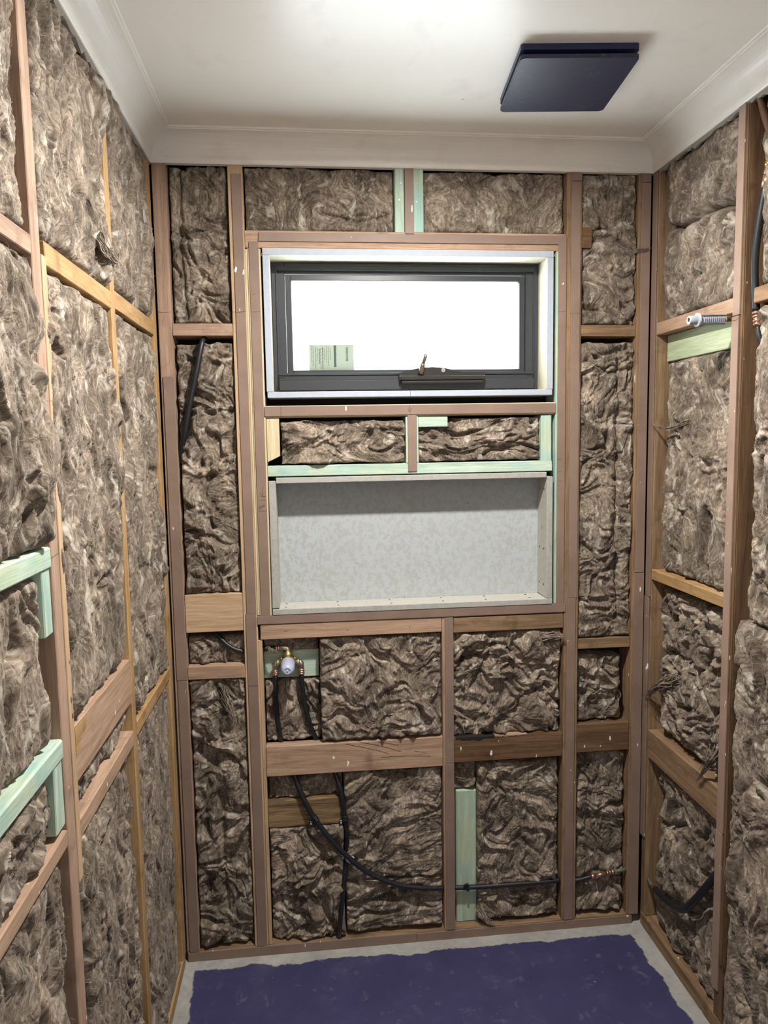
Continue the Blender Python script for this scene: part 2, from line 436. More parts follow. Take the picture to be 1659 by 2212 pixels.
# ------------------------------------------------------------------ timber members
def member(name, lab, cat, b6, kind, axis, strips=(), group=None, bev=.0015, jit=.0008, smat=None):
    """a timber with its hardboard packing strips; b6 = x0,x1,y0,y1,z0,z1"""
    o = obj(name, bx(*b6, bev=bev, jit=jit), wood(kind, axis), label=lab, category=cat, group=group)
    for s in strips:
        obj('packing_strip', bx(*s, bev=.0006, jit=.0004), smat or STRIP, o, origin=((s[0]+s[1])/2, (s[2]+s[3])/2, (s[4]+s[5])/2), label='brown hardboard packing strip')
    return o
T = .004
def bs(x0, x1, z0, z1): return (x0, x1, -T, 0, z0, z1)     # strip on the back wall
D = .09
# back wall: plates and studs
member('bottom_plate', 'timber bottom plate along the foot of the back wall, brown strip on its face', 'timber plate',
       (.004, 1.398, 0, D, 0, .030), 'old', 'x', [bs(.006, .70, -.0, .0295), bs(.7015, 1.397, 0, .0275)])
member('wall_stud', 'corner stud of the back wall beside the left wall, bare pink timber above brown strip', 'stud',
       (.003, .040, 0, D, .0305, 2.318), 'pink', 'z', [bs(.012, .0385, .031, .87), bs(.0105, .0395, .872, 1.74)])
member('wall_stud', 'tall pale-edged stud left of the window running from cornice to floor', 'stud',
       (.205, .2455, 0, D, .0305, 2.318), 'pine', 'z', [bs(.216, .2425, 1.06, 2.285), bs(.213, .2415, .031, 1.0595)])
jl = member('trimmer_stud', 'short trimmer stud holding the left side of the window and niche', 'stud',
       (.2525, .288, 0, D, 1.052, 2.0885), 'pale', 'z', [bs(.257, .2835, 1.0525, 2.1065)])
obj('yellow_batten', bx(.2465, .2515, .001, .06, 1.054, 2.087, bev=.0005), wood('pale', 'z'), jl, label='thin pale yellow batten')
member('trimmer_stud', 'short light trimmer stud left of the mixer valve below the niche', 'stud',
       (.2462, .2562, .001, D, .0305, .979), 'pine', 'z')
member('window_header', 'timber header across the top of the window with brown strip', 'timber beam',
       (.2465, 1.1625, 0, D, 2.0895, 2.137), 'hardwood', 'x', [bs(.2845, 1.1415, 2.107, 2.131)])
mc = member('cripple_stud', 'short stud above the middle of the window between two green blocks', 'stud',
       (.6935, .7185, 0, D, 2.1375, 2.318), 'old', 'z', [bs(.6935, .7185, 2.126+.006, 2.312)])
def nails(par, pts, rad=.0028, nrm=(0, -1, 0)):
    for q in pts: obj('nail_head', lathe([(0, rad), (.0008, rad), (.0014, rad*.6)], q, nrm, 10), NAIL, par)
g = member('treated_block', 'green treated block on the left of the short stud above the window', 'timber block', (.666, .6925, .003, D, 2.1375, 2.318), 'green', 'z')
nails(g, [(.683, .0025, 2.27), (.679, .0025, 2.225)])
g = member('treated_block', 'green treated block on the right of the short stud above the window', 'timber block', (.7195, .748, .003, D, 2.1375, 2.318), 'green', 'z')
nails(g, [(.731, .0025, 2.268), (.727, .0025, 2.221)], .0022)
member('wall_stud', 'tall stud right of the window with brown strip, cornice to floor', 'stud',
       (1.1645, 1.2095, 0, D, .0305, 2.318), 'old', 'z', [bs(1.1765, 1.2065, 2.285, 2.312), bs(1.177, 1.2045, 1.07, 2.2835), bs(1.1735, 1.2005, .031, 1.0685)])
jr = member('trimmer_stud', 'short green-sided trimmer stud holding the right side of the window and niche', 'stud',
       (1.1345, 1.1635, 0, D, 1.052, 2.0885), 'green', 'z', [bs(1.1395, 1.1635, 1.0525, 2.131)])
member('wall_stud', 'corner stud of the back wall beside the right wall, brown strip on its face', 'stud',
       (1.3795, 1.4145, 0, D, .0305, 2.318), 'old', 'z', [bs(1.3885, 1.415, 2.285, 2.312), bs(1.3885, 1.4155, 1.14, 2.2835), bs(1.3865, 1.4165, .031, 1.1385)])
member('timber_block', 'small brown block fixed right of the tall stud near the window header', 'timber block',
       (1.2105, 1.240, .001, .05, 2.100, 2.158), 'darkold', 'x', bev=.001)
member('window_sill_plate', 'horizontal rail under the window with brown strip and pencil mark', 'timber beam',
       (.2885, 1.134, 0, D, 1.6225, 1.6565), 'pale', 'x', [bs(.2855, 1.1345, 1.627, 1.6545)])
sp_ = member('cripple_stud', 'short green-edged stud between the two small bays under the window', 'stud',
       (.6885, .7245, 0, D, 1.487, 1.6215), 'green', 'z', [bs(.6935, .7195, 1.4625, 1.6255)])
pb = bx(.2885, .325, .004, .07, 1.50, 1.6215, bev=.001, jit=.001)
for v in pb.verts:
    if v.co.z < 1.52: v.co.z += -.004+.018*(v.co.x-.2885)/.036
obj('timber_block', pb, wood('pale', 'z'), label='pale pine block with broken lower end, left of the bay under the window', category='timber block')
member('treated_block', 'small green offcut under the window rail, right of the short stud', 'timber block', (.7255, .812, .004, .04, 1.5905, 1.6215), 'green', 'x')
member('treated_block', 'upright green block at the right end of the bay under the window', 'timber block', (1.0915, 1.1245, .004, .07, 1.487, 1.6215), 'green', 'z')
member('treated_rail', 'long green treated rail directly above the grey niche', 'timber beam', (.289, 1.1255, .0, D, 1.4555, 1.4865), 'green', 'x')
member('niche_sill_plate', 'horizontal rail under the grey niche faced with brown strip', 'timber beam',
       (.2465, 1.1635, 0, D, 1.0255, 1.0512), 'pale', 'x', [bs(.2455, 1.1685, 1.0275, 1.0525)])
member('noggin', 'light brown board under the left part of the niche rail', 'timber noggin', (.2525, .7885, -.001, D, .9805, 1.0245), 'hardwood', 'x')
member('noggin', 'dark-stained board under the right part of the niche rail', 'timber noggin', (.8245, 1.1635, 0, D, .976, 1.0225), 'old', 'x')
member('wall_stud', 'low middle stud from niche rail to floor with narrow brown strip', 'stud',
       (.789, .8235, 0, D, .0305, 1.0245), 'hardwood', 'z', [bs(.7945, .8225, .031, .571), bs(.797, .8225, .5725, 1.024)])
member('noggin', 'wide light board with long dark cracks between left trimmer and middle stud', 'timber noggin', (.257, .7885, -.003, .034, .5645, .656), 'hardwood', 'x')
sb0 = member('noggin', 'dark scorched board between the middle stud and the tall right stud', 'timber noggin', (.8245, 1.1635, 0, D, .571, .648), 'darkold', 'x')
def patch(name, x0, x1, zt, dn, mat, lab, sd_):
    r_ = random.Random(sd_); b = bmesh.new(); n = 26; A, B_, C_ = [], [], []
    for i in range(n+1):
        x = x0+(x1-x0)*i/n; A.append(b.verts.new((x, .034, zt+.0012))); B_.append(b.verts.new((x, -.0012, zt+.0010))); C_.append(b.verts.new((x, -.0010, zt-dn*(.35+.65*r_.random())*math.sin(math.pi*(i+.6)/(n+1.2))**.5)))
    for i in range(n): b.faces.new((A[i], A[i+1], B_[i+1], B_[i])); b.faces.new((B_[i], B_[i+1], C_[i+1], C_[i]))
    obj(name, b, mat, sb0, label=lab)
patch('char_patch', .828, .950, .648, .011, plain('charred_wood', (.012, .009, .008), .9), 'black charred edge', 2)
patch('raw_patch', .951, 1.052, .648, .004, wood('pink', 'x'), 'raw pink wood where the surface has split off', 5)
member('noggin', 'rotten weathered board behind the two crossing black pipes', 'timber noggin', (.257, .484, .018, .08, .3925, .477), 'rotten', 'x', bev=.002, jit=.002)
member('noggin', 'small pink board in the narrow left bay, level with the window', 'timber noggin', (.041, .2045, 0, D, 1.851, 1.885), 'pink', 'x')
member('noggin', 'wide pale board in the narrow left bay, level with the niche rail', 'timber noggin', (.041, .2045, .002, D, 1.0105, 1.1205), 'pine', 'x')
member('noggin', 'small light board in the narrow left bay, level with the mixer valve', 'timber noggin', (.041, .2045, .0, D, .8705, .9085), 'hardwood', 'x')
member('noggin', 'thin old board in the narrow right bay, level with the window', 'timber noggin', (1.2105, 1.379, .004, D, 1.8485, 1.8805), 'old', 'x')
member('noggin', 'thin pale-brown board in the narrow right bay, below niche level', 'timber noggin', (1.2105, 1.379, .006, D, .9055, .9375), 'old', 'x')
member('noggin', 'thick dark board in the narrow right bay, lowest of its three', 'timber noggin', (1.2105, 1.379, 0, D, .579, .668), 'darkold', 'x')
g = member('treated_block', 'green backing board behind the brass mixer valve', 'timber block', (.2565, .4205, .045, .08, .850, .9335), 'green', 'x')
member('treated_post', 'upright green treated post standing right of the low middle stud', 'timber post', (.834, .898, .030, .08, .0305, .466), 'green', 'z', bev=.003)

# left wall: faces in the plane x = 0
def ls(y0, y1, z0, z1): return (0, T, y0, y1, z0, z1)
member('bottom_plate', 'timber bottom plate along the foot of the left wall', 'timber plate', (-D, 0, -1.61, -.012, 0, .035), 'orange', 'y')
member('wall_stud', 'end stud of the left wall, orange side showing beside the dark corner gap', 'stud', (-D, 0, -.045, -.010, .0355, 2.318), 'orange', 'z')
member('wall_stud', 'slim orange-edged stud of the left wall, second from the back corner', 'stud', (-D, 0, -.477, -.444, .0355, 2.318), 'orange', 'z')
sa = member('wall_stud', 'nearest tall stud of the left wall with pencilled fifty and a cut line', 'stud', (-D, 0, -.926, -.889, .0355, 2.318), 'pink', 'z')
obj('pine_batten', bx(-.05, .0015, -.8885, -.868, .82, 1.852, bev=.001), wood('pine', 'z'), sa, label='pale pine batten nailed alongside')
member('wall_stud', 'left wall stud nearest the viewpoint, beyond the left picture edge', 'stud', (-D, 0, -1.375, -1.340, .0355, 2.318), 'pink', 'z')
LN = 'noggins of the left wall'
member('noggin', 'orange noggin high on the left wall between the two visible studs', 'timber noggin', (-D, 0, -.8665, -.478, 1.840, 1.877), 'orange', 'y')
member('noggin', 'orange noggin high on the left wall running into the back corner', 'timber noggin', (-D, 0, -.4435, -.046, 1.846, 1.885), 'orange', 'y')
member('noggin', 'pink noggin high on the left wall, left of the nearest tall stud', 'timber noggin', (-D, 0, -1.339, -.927, 1.842, 1.870), 'pink', 'y')
nb = member('wide_noggin', 'widest board of the left wall, low down, with a yellow glue patch', 'timber noggin', (-D, -.001, -.867, -.478, .9835, 1.082), 'hardwood', 'y')
gb = bmesh.new(); _g = [(-.864, 1.030), (-.845, 1.034), (-.833, 1.052), (-.808, 1.055), (-.795, 1.079), (-.864, 1.0795)]
gb.faces.new([gb.verts.new((.0004, y_, z_)) for y_, z_ in _g]); gb.faces.new([gb.verts.new((-.0004, y_, z_)) for y_, z_ in _g][::-1])
obj('glue_patch', gb, wood('orange', 'y'), nb, label='dried yellow glue patch')
member('noggin', 'lower orange noggin on the left wall next to the back corner', 'timber noggin', (-D, 0, -.4435, -.046, .893, .926), 'orange', 'y')
member('noggin', 'long thin noggin on the left wall below the wide board', 'timber noggin', (-D, 0, -.8665, -.478, .886, .918), 'hardwood', 'y')
member('noggin', 'thin noggin at the bottom left of the picture, below the two green rails', 'timber noggin', (-D, 0, -1.339, -.927, .907, .936), 'hardwood', 'y')
member('treated_rail', 'upper green treated rail at the left edge of the picture', 'timber beam', (-D, .001, -1.339, -.927, 1.366, 1.399), 'green', 'y', bev=.003)
member('treated_rail', 'lower green treated rail at the left edge of the picture', 'timber beam', (-D, .001, -1.339, -.927, 1.056, 1.088), 'green', 'y', bev=.003)
member('treated_block', 'green upright block under the upper green rail on the left wall', 'timber block', (-.06, -.002, -.962, -.927, 1.262, 1.3655), 'green', 'z', bev=.002)
member('treated_block', 'green upright block under the lower green rail on the left wall', 'timber block', (-.06, -.002, -.966, -.927, .945, 1.0555), 'green', 'z', bev=.002)

# right wall: faces in the plane x = W
def rs(y0, y1, z0, z1): return (W-T, W, y0, y1, z0, z1)
member('bottom_plate', 'weathered bottom plate along the foot of the right wall', 'timber plate', (W, W+D, -1.31, -.005, 0, .042), 'old', 'y')
member('wall_stud', 'end stud of the right wall beside the dark back corner gap, brown strip', 'stud', (W+.0005, W+D, -.034, -.002, .0425, 2.318), 'old', 'z',
       [rs(-.031, -.003, 1.07, 2.31), rs(-.026, .001, .30, 1.068)])
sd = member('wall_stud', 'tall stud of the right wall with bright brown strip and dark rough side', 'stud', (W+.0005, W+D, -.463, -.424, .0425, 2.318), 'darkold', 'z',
       [rs(-.4515, -.4245, 1.835, 2.31), rs(-.449, -.4215, .55, 1.833), rs(-.447, -.419, .12, .548)], smat=STRIPB)
obj('packing_strip', bx(W-.002, W, -.4625, -.4545, .2, 2.3, bev=.0005), wood('darkold', 'z'), sd, label='dark weathered edging strip')
member('wall_stud', 'right wall stud beyond the right picture edge', 'stud', (W+.0005, W+D, -.925, -.890, .0425, 2.318), 'old', 'z')
member('noggin', 'brown noggin behind the grey capped outlet on the right wall', 'timber noggin', (W, W+D, -.4235, -.0345, 1.845, 1.880), 'hardwood', 'y')
member('treated_block', 'wide pale green board under the grey capped outlet on the right wall', 'timber block', (W+.035, W+.08, -.4235, -.0345, 1.768, 1.8440), 'yellowgreen', 'y')
member('noggin', 'stained orange noggin midway down the right wall', 'timber noggin', (W, W+D, -.4235, -.0345, 1.124, 1.154), 'orange', 'y')
member('noggin', 'thick tan noggin low on the right wall with fluffy wool over it', 'timber noggin', (W, W+D, -.4235, -.0345, .566, .655), 'old', 'y')
member('noggin', 'noggin at the right edge of the picture beside the black pipe and copper rings', 'timber noggin', (W, W+D, -.8895, -.500, 1.851, 1.886), 'old', 'y')

# ------------------------------------------------------------------ glass wool batts
def _hash(ix, iy, seed):
    h = (ix.astype(np.int64)*374761393+iy.astype(np.int64)*668265263+seed*1442695041) & 0xffffffff
    h = ((h ^ (h >> 13))*1274126177) & 0xffffffff
    return (h ^ (h >> 16)) & 0xffffffff
def perlin(x, y, seed):
    x0 = np.floor(x); y0 = np.floor(y); fx = x-x0; fy = y-y0
    ux = fx*fx*fx*(fx*(fx*6-15)+10); uy = fy*fy*fy*(fy*(fy*6-15)+10)
    def g(ix, iy, dx, dy):
        a = _hash(ix, iy, seed).astype(np.float64)*(2*np.pi/4294967296.0)
        return np.cos(a)*dx+np.sin(a)*dy
    n0 = g(x0, y0, fx, fy)*(1-ux)+g(x0+1, y0, fx-1, fy)*ux
    n1 = g(x0, y0+1, fx, fy-1)*(1-ux)+g(x0+1, y0+1, fx-1, fy-1)*ux
    return (n0*(1-uy)+n1*uy)*1.5
def fbm(x, y, seed, o=3):
    r = 0; a = 1
    for i in range(o): r = r+a*perlin(x, y, seed+i*17); x = x*2.03+5.1; y = y*2.03+1.7; a *= .5
    return r
def fall(d, w):
    q = np.clip(d/w, 0, 1); return np.sqrt(np.clip(1-(1-q)**2, 0, 1))
_seed = [10]
def batt(plane, u0, u1, v0, v1, label, rec=.012, depth=.06, gaps=(.001, .001, .001, .001), rnd=(.018, .018, .014, .014), amp=1.0,
         stretch=(1, 1), angle=0., creases=(), lumps=(), group=None, res=None, fibres=7500, tilt=(0, 0), edge=None):
    """gaps / rnd are for the low-u, high-u, low-v, high-v edges; rec is how far the face sits behind the stud line"""
    _seed[0] += 31; sd = _seed[0]
    amp *= {'B': .74, 'L': .56, 'R': .70}[plane]
    edge = edge or {'B': .012, 'L': .024, 'R': .022}[plane]
    if plane == 'B': rnd = tuple(q*.6 for q in rnd)
    res = res or {'B': .0023, 'L': .0029, 'R': .0029}[plane]
    nu = max(12, int((u1-u0)/res)); nv = max(12, int((v1-v0)/res))
    s, t = np.meshgrid(np.linspace(0, 1, nu), np.linspace(0, 1, nv), indexing='ij')
    ju = lambda k, yy: .0035*(1+perlin(yy/.030, yy*0+k, sd+k))+.004*(1+perlin(yy/.11, yy*0+k, sd+k+5))
    V = v0+(v1-v0)*t; U = u0+(u1-u0)*s
    gk = lambda q: min(1, max(0, q-.0015)/.006)
    a0 = gaps[0]+ju(1, V)*gk(gaps[0]); a1 = gaps[1]+ju(2, V)*gk(gaps[1])
    b0 = gaps[2]+ju(3, U)*gk(gaps[2]); b1 = gaps[3]+ju(4, U)*gk(gaps[3])
    U = U+a0*(1-s)-a1*s; V = V+b0*(1-t)-b1*t
    du0 = (U-u0-a0); du1 = (u1-a1-U); dv0 = (V-v0-b0); dv1 = (v1-b1-V)
    ca, sa_ = math.cos(angle), math.sin(angle)
    X = (U*ca+V*sa_)/stretch[0]; Y = (-U*sa_+V*ca)/stretch[1]
    w1 = fbm(X/.13, Y/.13, sd, 2); w2 = fbm(X/.13+7, Y/.13+3, sd+1, 2)
    X = X+.060*w1; Y = Y+.060*w2
    w3 = perlin(X/.03, Y/.03, sd+2); w4 = perlin(X/.03+9, Y/.03, sd+3)
    X2 = X+.009*w3; Y2 = Y+.009*w4
    bil = lambda sc, k: np.abs(perlin(X2/sc, Y2/sc, sd+k))
    msk = np.clip(.5+1.3*perlin(U/.10, V/.10, sd+12), 0, 1)
    sm = lambda q, e: np.sqrt(q*q+e*e)
    h = .009*fbm(X/.15, Y/.15, sd+4, 2)+amp*.010*fbm(X/.05, Y/.05, sd+13, 4)
    h = h+amp*(.042*(sm(perlin(X2/.085, Y2/.085, sd+5), .09)-.3)*(.45+.55*msk)+.021*(sm(perlin(X2/.038, Y2/.038, sd+6), .10)-.3)*(1-.6*msk)
               +.0062*(sm(perlin(X2/.021, Y2/.021, sd+7), .08)-.3))
    rdg = 1-np.abs(perlin(X2/.05+3, Y2/.05, sd+9)); h = h+amp*.012*np.clip(rdg-.84, 0, 1)/.16*np.clip(perlin(U/.09, V/.09, sd+10)+.05, 0, 1)
    pit = np.clip(perlin(X2/.045, Y2/.045, sd+11)-.36, 0, 1); h = h-amp*.08*pit
    # strands: noise smeared along a swirling flow
    rg = np.random.RandomState(sd)
    th = (math.pi/2 if stretch[1] >= stretch[0] else 0)+angle+2.1*perlin(X/.10, Y/.10, sd+14)+.9*perlin(X/.035, Y/.035, sd+15)
    wn_ = rg.rand(nu, nv); acc = np.zeros((nu, nv)); II, JJ = np.meshgrid(np.arange(nu), np.arange(nv), indexing='ij')
    for sg in (1, -1):
        fi_ = II.astype(float); fj_ = JJ.astype(float)
        for k in range(7):
            ii_ = np.clip(np.rint(fi_), 0, nu-1).astype(int); jj_ = np.clip(np.rint(fj_), 0, nv-1).astype(int)
            acc += wn_[ii_, jj_]; a_ = th[ii_, jj_]; fi_ = fi_+sg*np.cos(a_); fj_ = fj_+sg*np.sin(a_)
    acc = (acc-acc.mean())/(acc.std()+1e-6)
    strand = np.clip(.5+.2*acc, 0, 1)
    h = h+.0008*np.clip(acc, -2.2, 2.2)
    for pts, wd_, dp in creases:
        dd = np.full(U.shape, 9.)
        for (ax, ay), (cx, cy) in zip(pts, pts[1:]):
            L2 = (cx-ax)**2+(cy-ay)**2+1e-9
            q = np.clip(((U-ax)*(cx-ax)+(V-ay)*(cy-ay))/L2, 0, 1)
            dd = np.minimum(dd, np.hypot(U-ax-q*(cx-ax), V-ay-q*(cy-ay)))
        dd = dd+.004*w3*(wd_ > .006)
        h = h-dp*np.exp(-(np.abs(dd)/wd_)**1.3)
    for (lx, ly, lr, lh) in lumps:
        h = h+lh*np.exp(-(((U-lx)**2+(V-ly)**2)/lr**2))
    h = h+tilt[0]*(s-.5)+tilt[1]*(t-.5)
    env = fall(du0, rnd[0])*fall(du1, rnd[1])*fall(dv0, rnd[2])*fall(dv1, rnd[3])
    H = -rec+h*(.25+.75*env)-edge*(1-env)
    H[0, :] = H[-1, :] = -.085; H[:, 0] = H[:, -1] = -.085
    H = np.minimum(H, .045)
    U = U+.006*w3*env*amp; V = V+.006*w4*env*amp
    du = {'B': lambda: (U, -H, V), 'L': lambda: (H, U, V), 'R': lambda: (W-H, U, V)}[plane]()
    P = np.stack(du, -1)
    # keep the back of the piece in front of the wall sheet
    o = np.array([(P[..., 0].min()+P[..., 0].max())/2, (P[..., 1].min()+P[..., 1].max())/2, P[..., 2].min()])
    idx = np.arange(nu*nv).reshape(nu, nv)
    quads = np.stack([idx[:-1, :-1], idx[1:, :-1], idx[1:, 1:], idx[:-1, 1:]], -1).reshape(-1, 4)
    # loose fibres lying on the surface
    area_ = (u1-u0)*(v1-v0); N = int(fibres*area_); K = 6
    gi = rg.uniform(3, nu-4, N); gj = rg.uniform(3, nv-4, N)
    an = rg.normal(0, .45, N)+th[gi.astype(int), gj.astype(int)]
    cv = rg.normal(0, .13, N); step = rg.uniform(.0016, .0048, N)
    lift = rg.uniform(.0006, .0028, N)*(1+4*(rg.rand(N) > .95))
    rows = []; dirs = []
    su = (u1-u0)/nu; sv = (v1-v0)/nv
    for k in range(K):
        i0 = np.clip(gi, 0, nu-1.001); j0 = np.clip(gj, 0, nv-1.001); ii = i0.astype(int); jj = j0.astype(int); fi = (i0-ii)[:, None]; fj = (j0-jj)[:, None]
        q = (P[ii, jj]*(1-fi)*(1-fj)+P[ii+1, jj]*fi*(1-fj)+P[ii, jj+1]*(1-fi)*fj+P[ii+1, jj+1]*fi*fj)
        l = (lift*math.sin(math.pi*(k+.35)/(K-.3)))[:, None]
        nrm = {'B': (0, -1, 0), 'L': (1, 0, 0), 'R': (-1, 0, 0)}[plane]
        rows.append(q+l*np.array(nrm)); dirs.append(an.copy())
        gi = gi+np.cos(an)*step/su; gj = gj+np.sin(an)*step/sv; an = an+cv
    wd2 = rg.uniform(.00012, .00030, N)[:, None]
    FV = []
    for k in range(K):
        tg = rows[min(k+1, K-1)]-rows[max(k-1, 0)]
        side = np.cross(tg, np.array(nrm)); side /= (np.linalg.norm(side, axis=1)[:, None]+1e-9)
        tap = 1-.75*abs(k/(K-1)*2-1)**2
        FV += [rows[k]-side*wd2*tap, rows[k]+side*wd2*tap]
    FV = np.stack(FV, 1).reshape(-1, 3)                    # N*2K verts
    base = (np.arange(N)*2*K)[:, None, None]; kk = (np.arange(K-1)*2)[None, :, None]
    fq = (base+kk+np.array([0, 1, 3, 2])[None, None, :]).reshape(-1, 4)+nu*nv
    VV = np.concatenate([P.reshape(-1, 3), FV])-o; QQ = np.concatenate([quads, fq]).astype(np.int32)
    if plane == 'R' or plane == 'B': QQ[:len(quads)] = QQ[:len(quads)] if plane == 'B' else QQ[:len(quads), ::-1]
    me = bpy.data.meshes.new('insulation_batt'); me.vertices.add(len(VV)); me.vertices.foreach_set('co', VV.astype(np.float32).ravel())
    me.loops.add(QQ.size); me.loops.foreach_set('vertex_index', QQ.ravel())
    me.polygons.add(len(QQ)); me.polygons.foreach_set('loop_start', np.arange(0, QQ.size, 4, dtype=np.int32))
    mi = np.zeros(len(QQ), np.int32); mi[len(quads):] = 1
    me.materials.append(WOOL[plane]); me.materials.append(FIB)
    me.polygons.foreach_set('material_index', mi); me.polygons.foreach_set('use_smooth', np.ones(len(QQ), bool))
    at_ = me.attributes.new('fibre', 'FLOAT', 'POINT')
    at_.data.foreach_set('value', np.concatenate([strand.ravel(), np.full(len(FV), .5)]).astype(np.float32))
    me.update(calc_edges=True); me.validate()
    ob = bpy.data.objects.new('insulation_batt', me)
    put(ob, None, tuple(o), label=label, category='insulation', group=group); ob['_o'] = tuple(o)
    return ob
def tuft(plane, pts, rad, label_of, seed=1):
    """a wisp: several thin fibrous strands running together along one path"""
    par = next(o for o in bpy.data.objects if o.get('label') == label_of)
    rn_ = random.Random(seed); b = bmesh.new(); P = [Vector(q) for q in pts]; m_ = len(P)-1
    for j in range(40):
        off = Vector((rn_.gauss(0, 1), rn_.gauss(0, 1), rn_.gauss(0, 1)))*rad*.42; end = rn_.uniform(.55, 1.0); Q = []
        for k in range(9):
            t = end*k/8*m_; a = min(int(t), m_-1); f = t-a; q = P[a]*(1-f)+P[a+1]*f
            Q.append(q+off*(1.25-.9*k/8)+Vector((rn_.gauss(0, 1), rn_.gauss(0, 1), rn_.gauss(0, 1)))*rad*.13)
        w_ = rad*rn_.uniform(.05, .15)
        tube(Q, [w_*(1-.85*(i_/32)**1.5) for i_ in range(33)], 7, b, sub=4)
    o_ = obj('loose_tuft', b, WOOL[plane], par, smooth=True)
    a_ = o_.data.attributes.new('fibre', 'FLOAT', 'POINT'); a_.data.foreach_set('value', [rn_.uniform(.35, .8) for _ in o_.data.vertices])

# back wall bays
CR = lambda *p, w=.005, d=.02: (list(p), w, d)
batt('B', .041, .2045, 1.886, 2.312, 'dark brown wool in the top of the narrow left bay under the cornice', rec=.016, gaps=(.0025, .0025, .001, .001), creases=[CR((.075, 2.3), (.07, 2.1), (.08, 1.9)), CR((.06, 2.13), (.19, 2.15))])
batt('B', .041, .2045, 1.121, 1.850, 'tall brown wool batt in the narrow left bay between window and niche level', rec=.010, gaps=(.003, .001, .001, .008), rnd=(.02, .015, .014, .02), creases=[CR((.10, 1.83), (.085, 1.7), (.06, 1.56), d=.035, w=.010)])
batt('B', .041, .2045, .909, 1.010, 'small wool piece in the narrow left bay with a black pipe end over it', rec=.022, gaps=(.001, .001, .001, .012), rnd=(.02, .02, .014, .03))
batt('B', .041, .2045, .031, .870, 'long lumpy wool batt in the bottom of the narrow left bay', rec=.010, gaps=(.001, .001, .003, .001), creases=[CR((.125, .5), (.12, .3), (.13, .15), w=.008)])
batt('B', .2465, .6655, 2.138, 2.312, 'wide wool batt above the window, left of the green blocks', rec=.018, amp=.7, creases=[CR((.46, 2.19), (.56, 2.17), (.64, 2.185), w=.004)])
batt('B', .7485, 1.163, 2.138, 2.312, 'wide wool batt above the window, right of the green blocks', rec=.018, amp=.7)
batt('B', .3255, .6878, 1.488, 1.6215, 'crumpled wool in the left bay under the window', rec=.006, amp=1.35, stretch=(1.8, 1), gaps=(.002, .001, .001, .004), fibres=8000)
batt('B', .7252, 1.091, 1.488, 1.6215, 'crumpled wool in the right bay under the window beside the green offcut', rec=.006, amp=1.35, stretch=(1.8, 1), gaps=(.001, .001, .001, .003), fibres=8000,
     creases=[CR((.73, 1.605), (.80, 1.602), (.83, 1.62), w=.02, d=.04)])
batt('B', .4215, .7885, .657, .9795, 'large wool batt under the niche, right of the mixer valve', rec=.001, gaps=(.001, .001, .003, .003), rnd=(.012, .02, .02, .02), amp=.9, tilt=(-.01, -.012), angle=.4, fibres=7000)
batt('B', .2575, .4245, .657, .8495, 'dim wool piece behind the two black pipes below the mixer valve', rec=.034, depth=.05, amp=1.0, gaps=(.001, .001, .001, .003))
batt('B', .2575, .4215, .9345, .9795, 'thin strip of wool above the green board behind the mixer valve', rec=.030, depth=.05)
batt('B', .8245, 1.1635, .6485, .9755, 'torn dark wool batt above the scorched board', rec=.012, amp=1.35, gaps=(.001, .003, .001, .003), angle=-.7, creases=[CR((.83, .88), (.9, .90), (.95, .93), w=.006), CR((.95, .93), (.88, .8), w=.006)])
batt('B', .2575, .484, .4775, .5635, 'small dim wool tuft above the rotten board', rec=.036, depth=.05)
batt('B', .4845, .7885, .205, .5635, 'large smooth wool batt right of the crossing black pipes', rec=.012, amp=.75, gaps=(.001, .001, .001, .004), angle=.5, stretch=(1.5, 1))
batt('B', .2575, .484, .031, .392, 'pale lumpy wool at the bottom left behind the crossing pipes', rec=.014, amp=1.3, gaps=(.001, .001, .002, .001), lumps=[(.33, .25, .06, .010), (.35, .08, .05, .012)], creases=[CR((.26, .165), (.41, .155), w=.009, d=.03), CR((.415, .3), (.42, .04), w=.008, d=.02)])
batt('B', .4845, .7885, .031, .204, 'flattened wool roll lying above the bottom plate under the curving pipe', rec=.010, amp=1.2, stretch=(2.6, 1), gaps=(.001, .001, .006, .002), creases=[CR((.49, .13), (.62, .14), (.78, .12), w=.006, d=.02)])
batt('B', .8985, 1.1635, .031, .5705, 'dark wool batt between the green post and the tall right stud', rec=.018, amp=.85, gaps=(.001, .003, .005, .008), angle=.6, creases=[CR((.91, .12), (1.15, .125), w=.006)])
batt('B', .8245, .8985, .467, .5705, 'small shaded wool piece above the top of the green post', rec=.034, depth=.05)
batt('B', 1.2105, 1.379, 1.881, 2.312, 'dark brown wool in the top of the narrow right bay under the cornice', rec=.010, gaps=(.001, .001, .001, .001), lumps=[(1.29, 2.02, .08, .01)], creases=[CR((1.22, 2.12), (1.30, 2.135), (1.37, 2.09), w=.006)])
batt('B', 1.2105, 1.379, .938, 1.848, 'tallest wool batt in the narrow right bay beside window and niche', rec=.008, gaps=(.001, .001, .001, .008), rnd=(.015, .025, .014, .02), creases=[CR((1.33, 1.8), (1.335, 1.5), (1.33, 1.3), (1.34, 1.0), w=.006), CR((1.23, 1.78), (1.3, 1.74), (1.37, 1.76), w=.006)])
batt('B', 1.2105, 1.379, .669, .905, 'ragged wool in the narrow right bay between its two lower boards', rec=.026, amp=1.4, gaps=(.001, .012, .001, .02), rnd=(.02, .03, .02, .05), angle=-.6)
batt('B', 1.2105, 1.379, .031, .578, 'long wool batt in the bottom of the narrow right bay behind the jointed pipe', rec=.018, gaps=(.001, .003, .006, .003), creases=[CR((1.215, .13), (1.37, .15), w=.008, d=.02)])

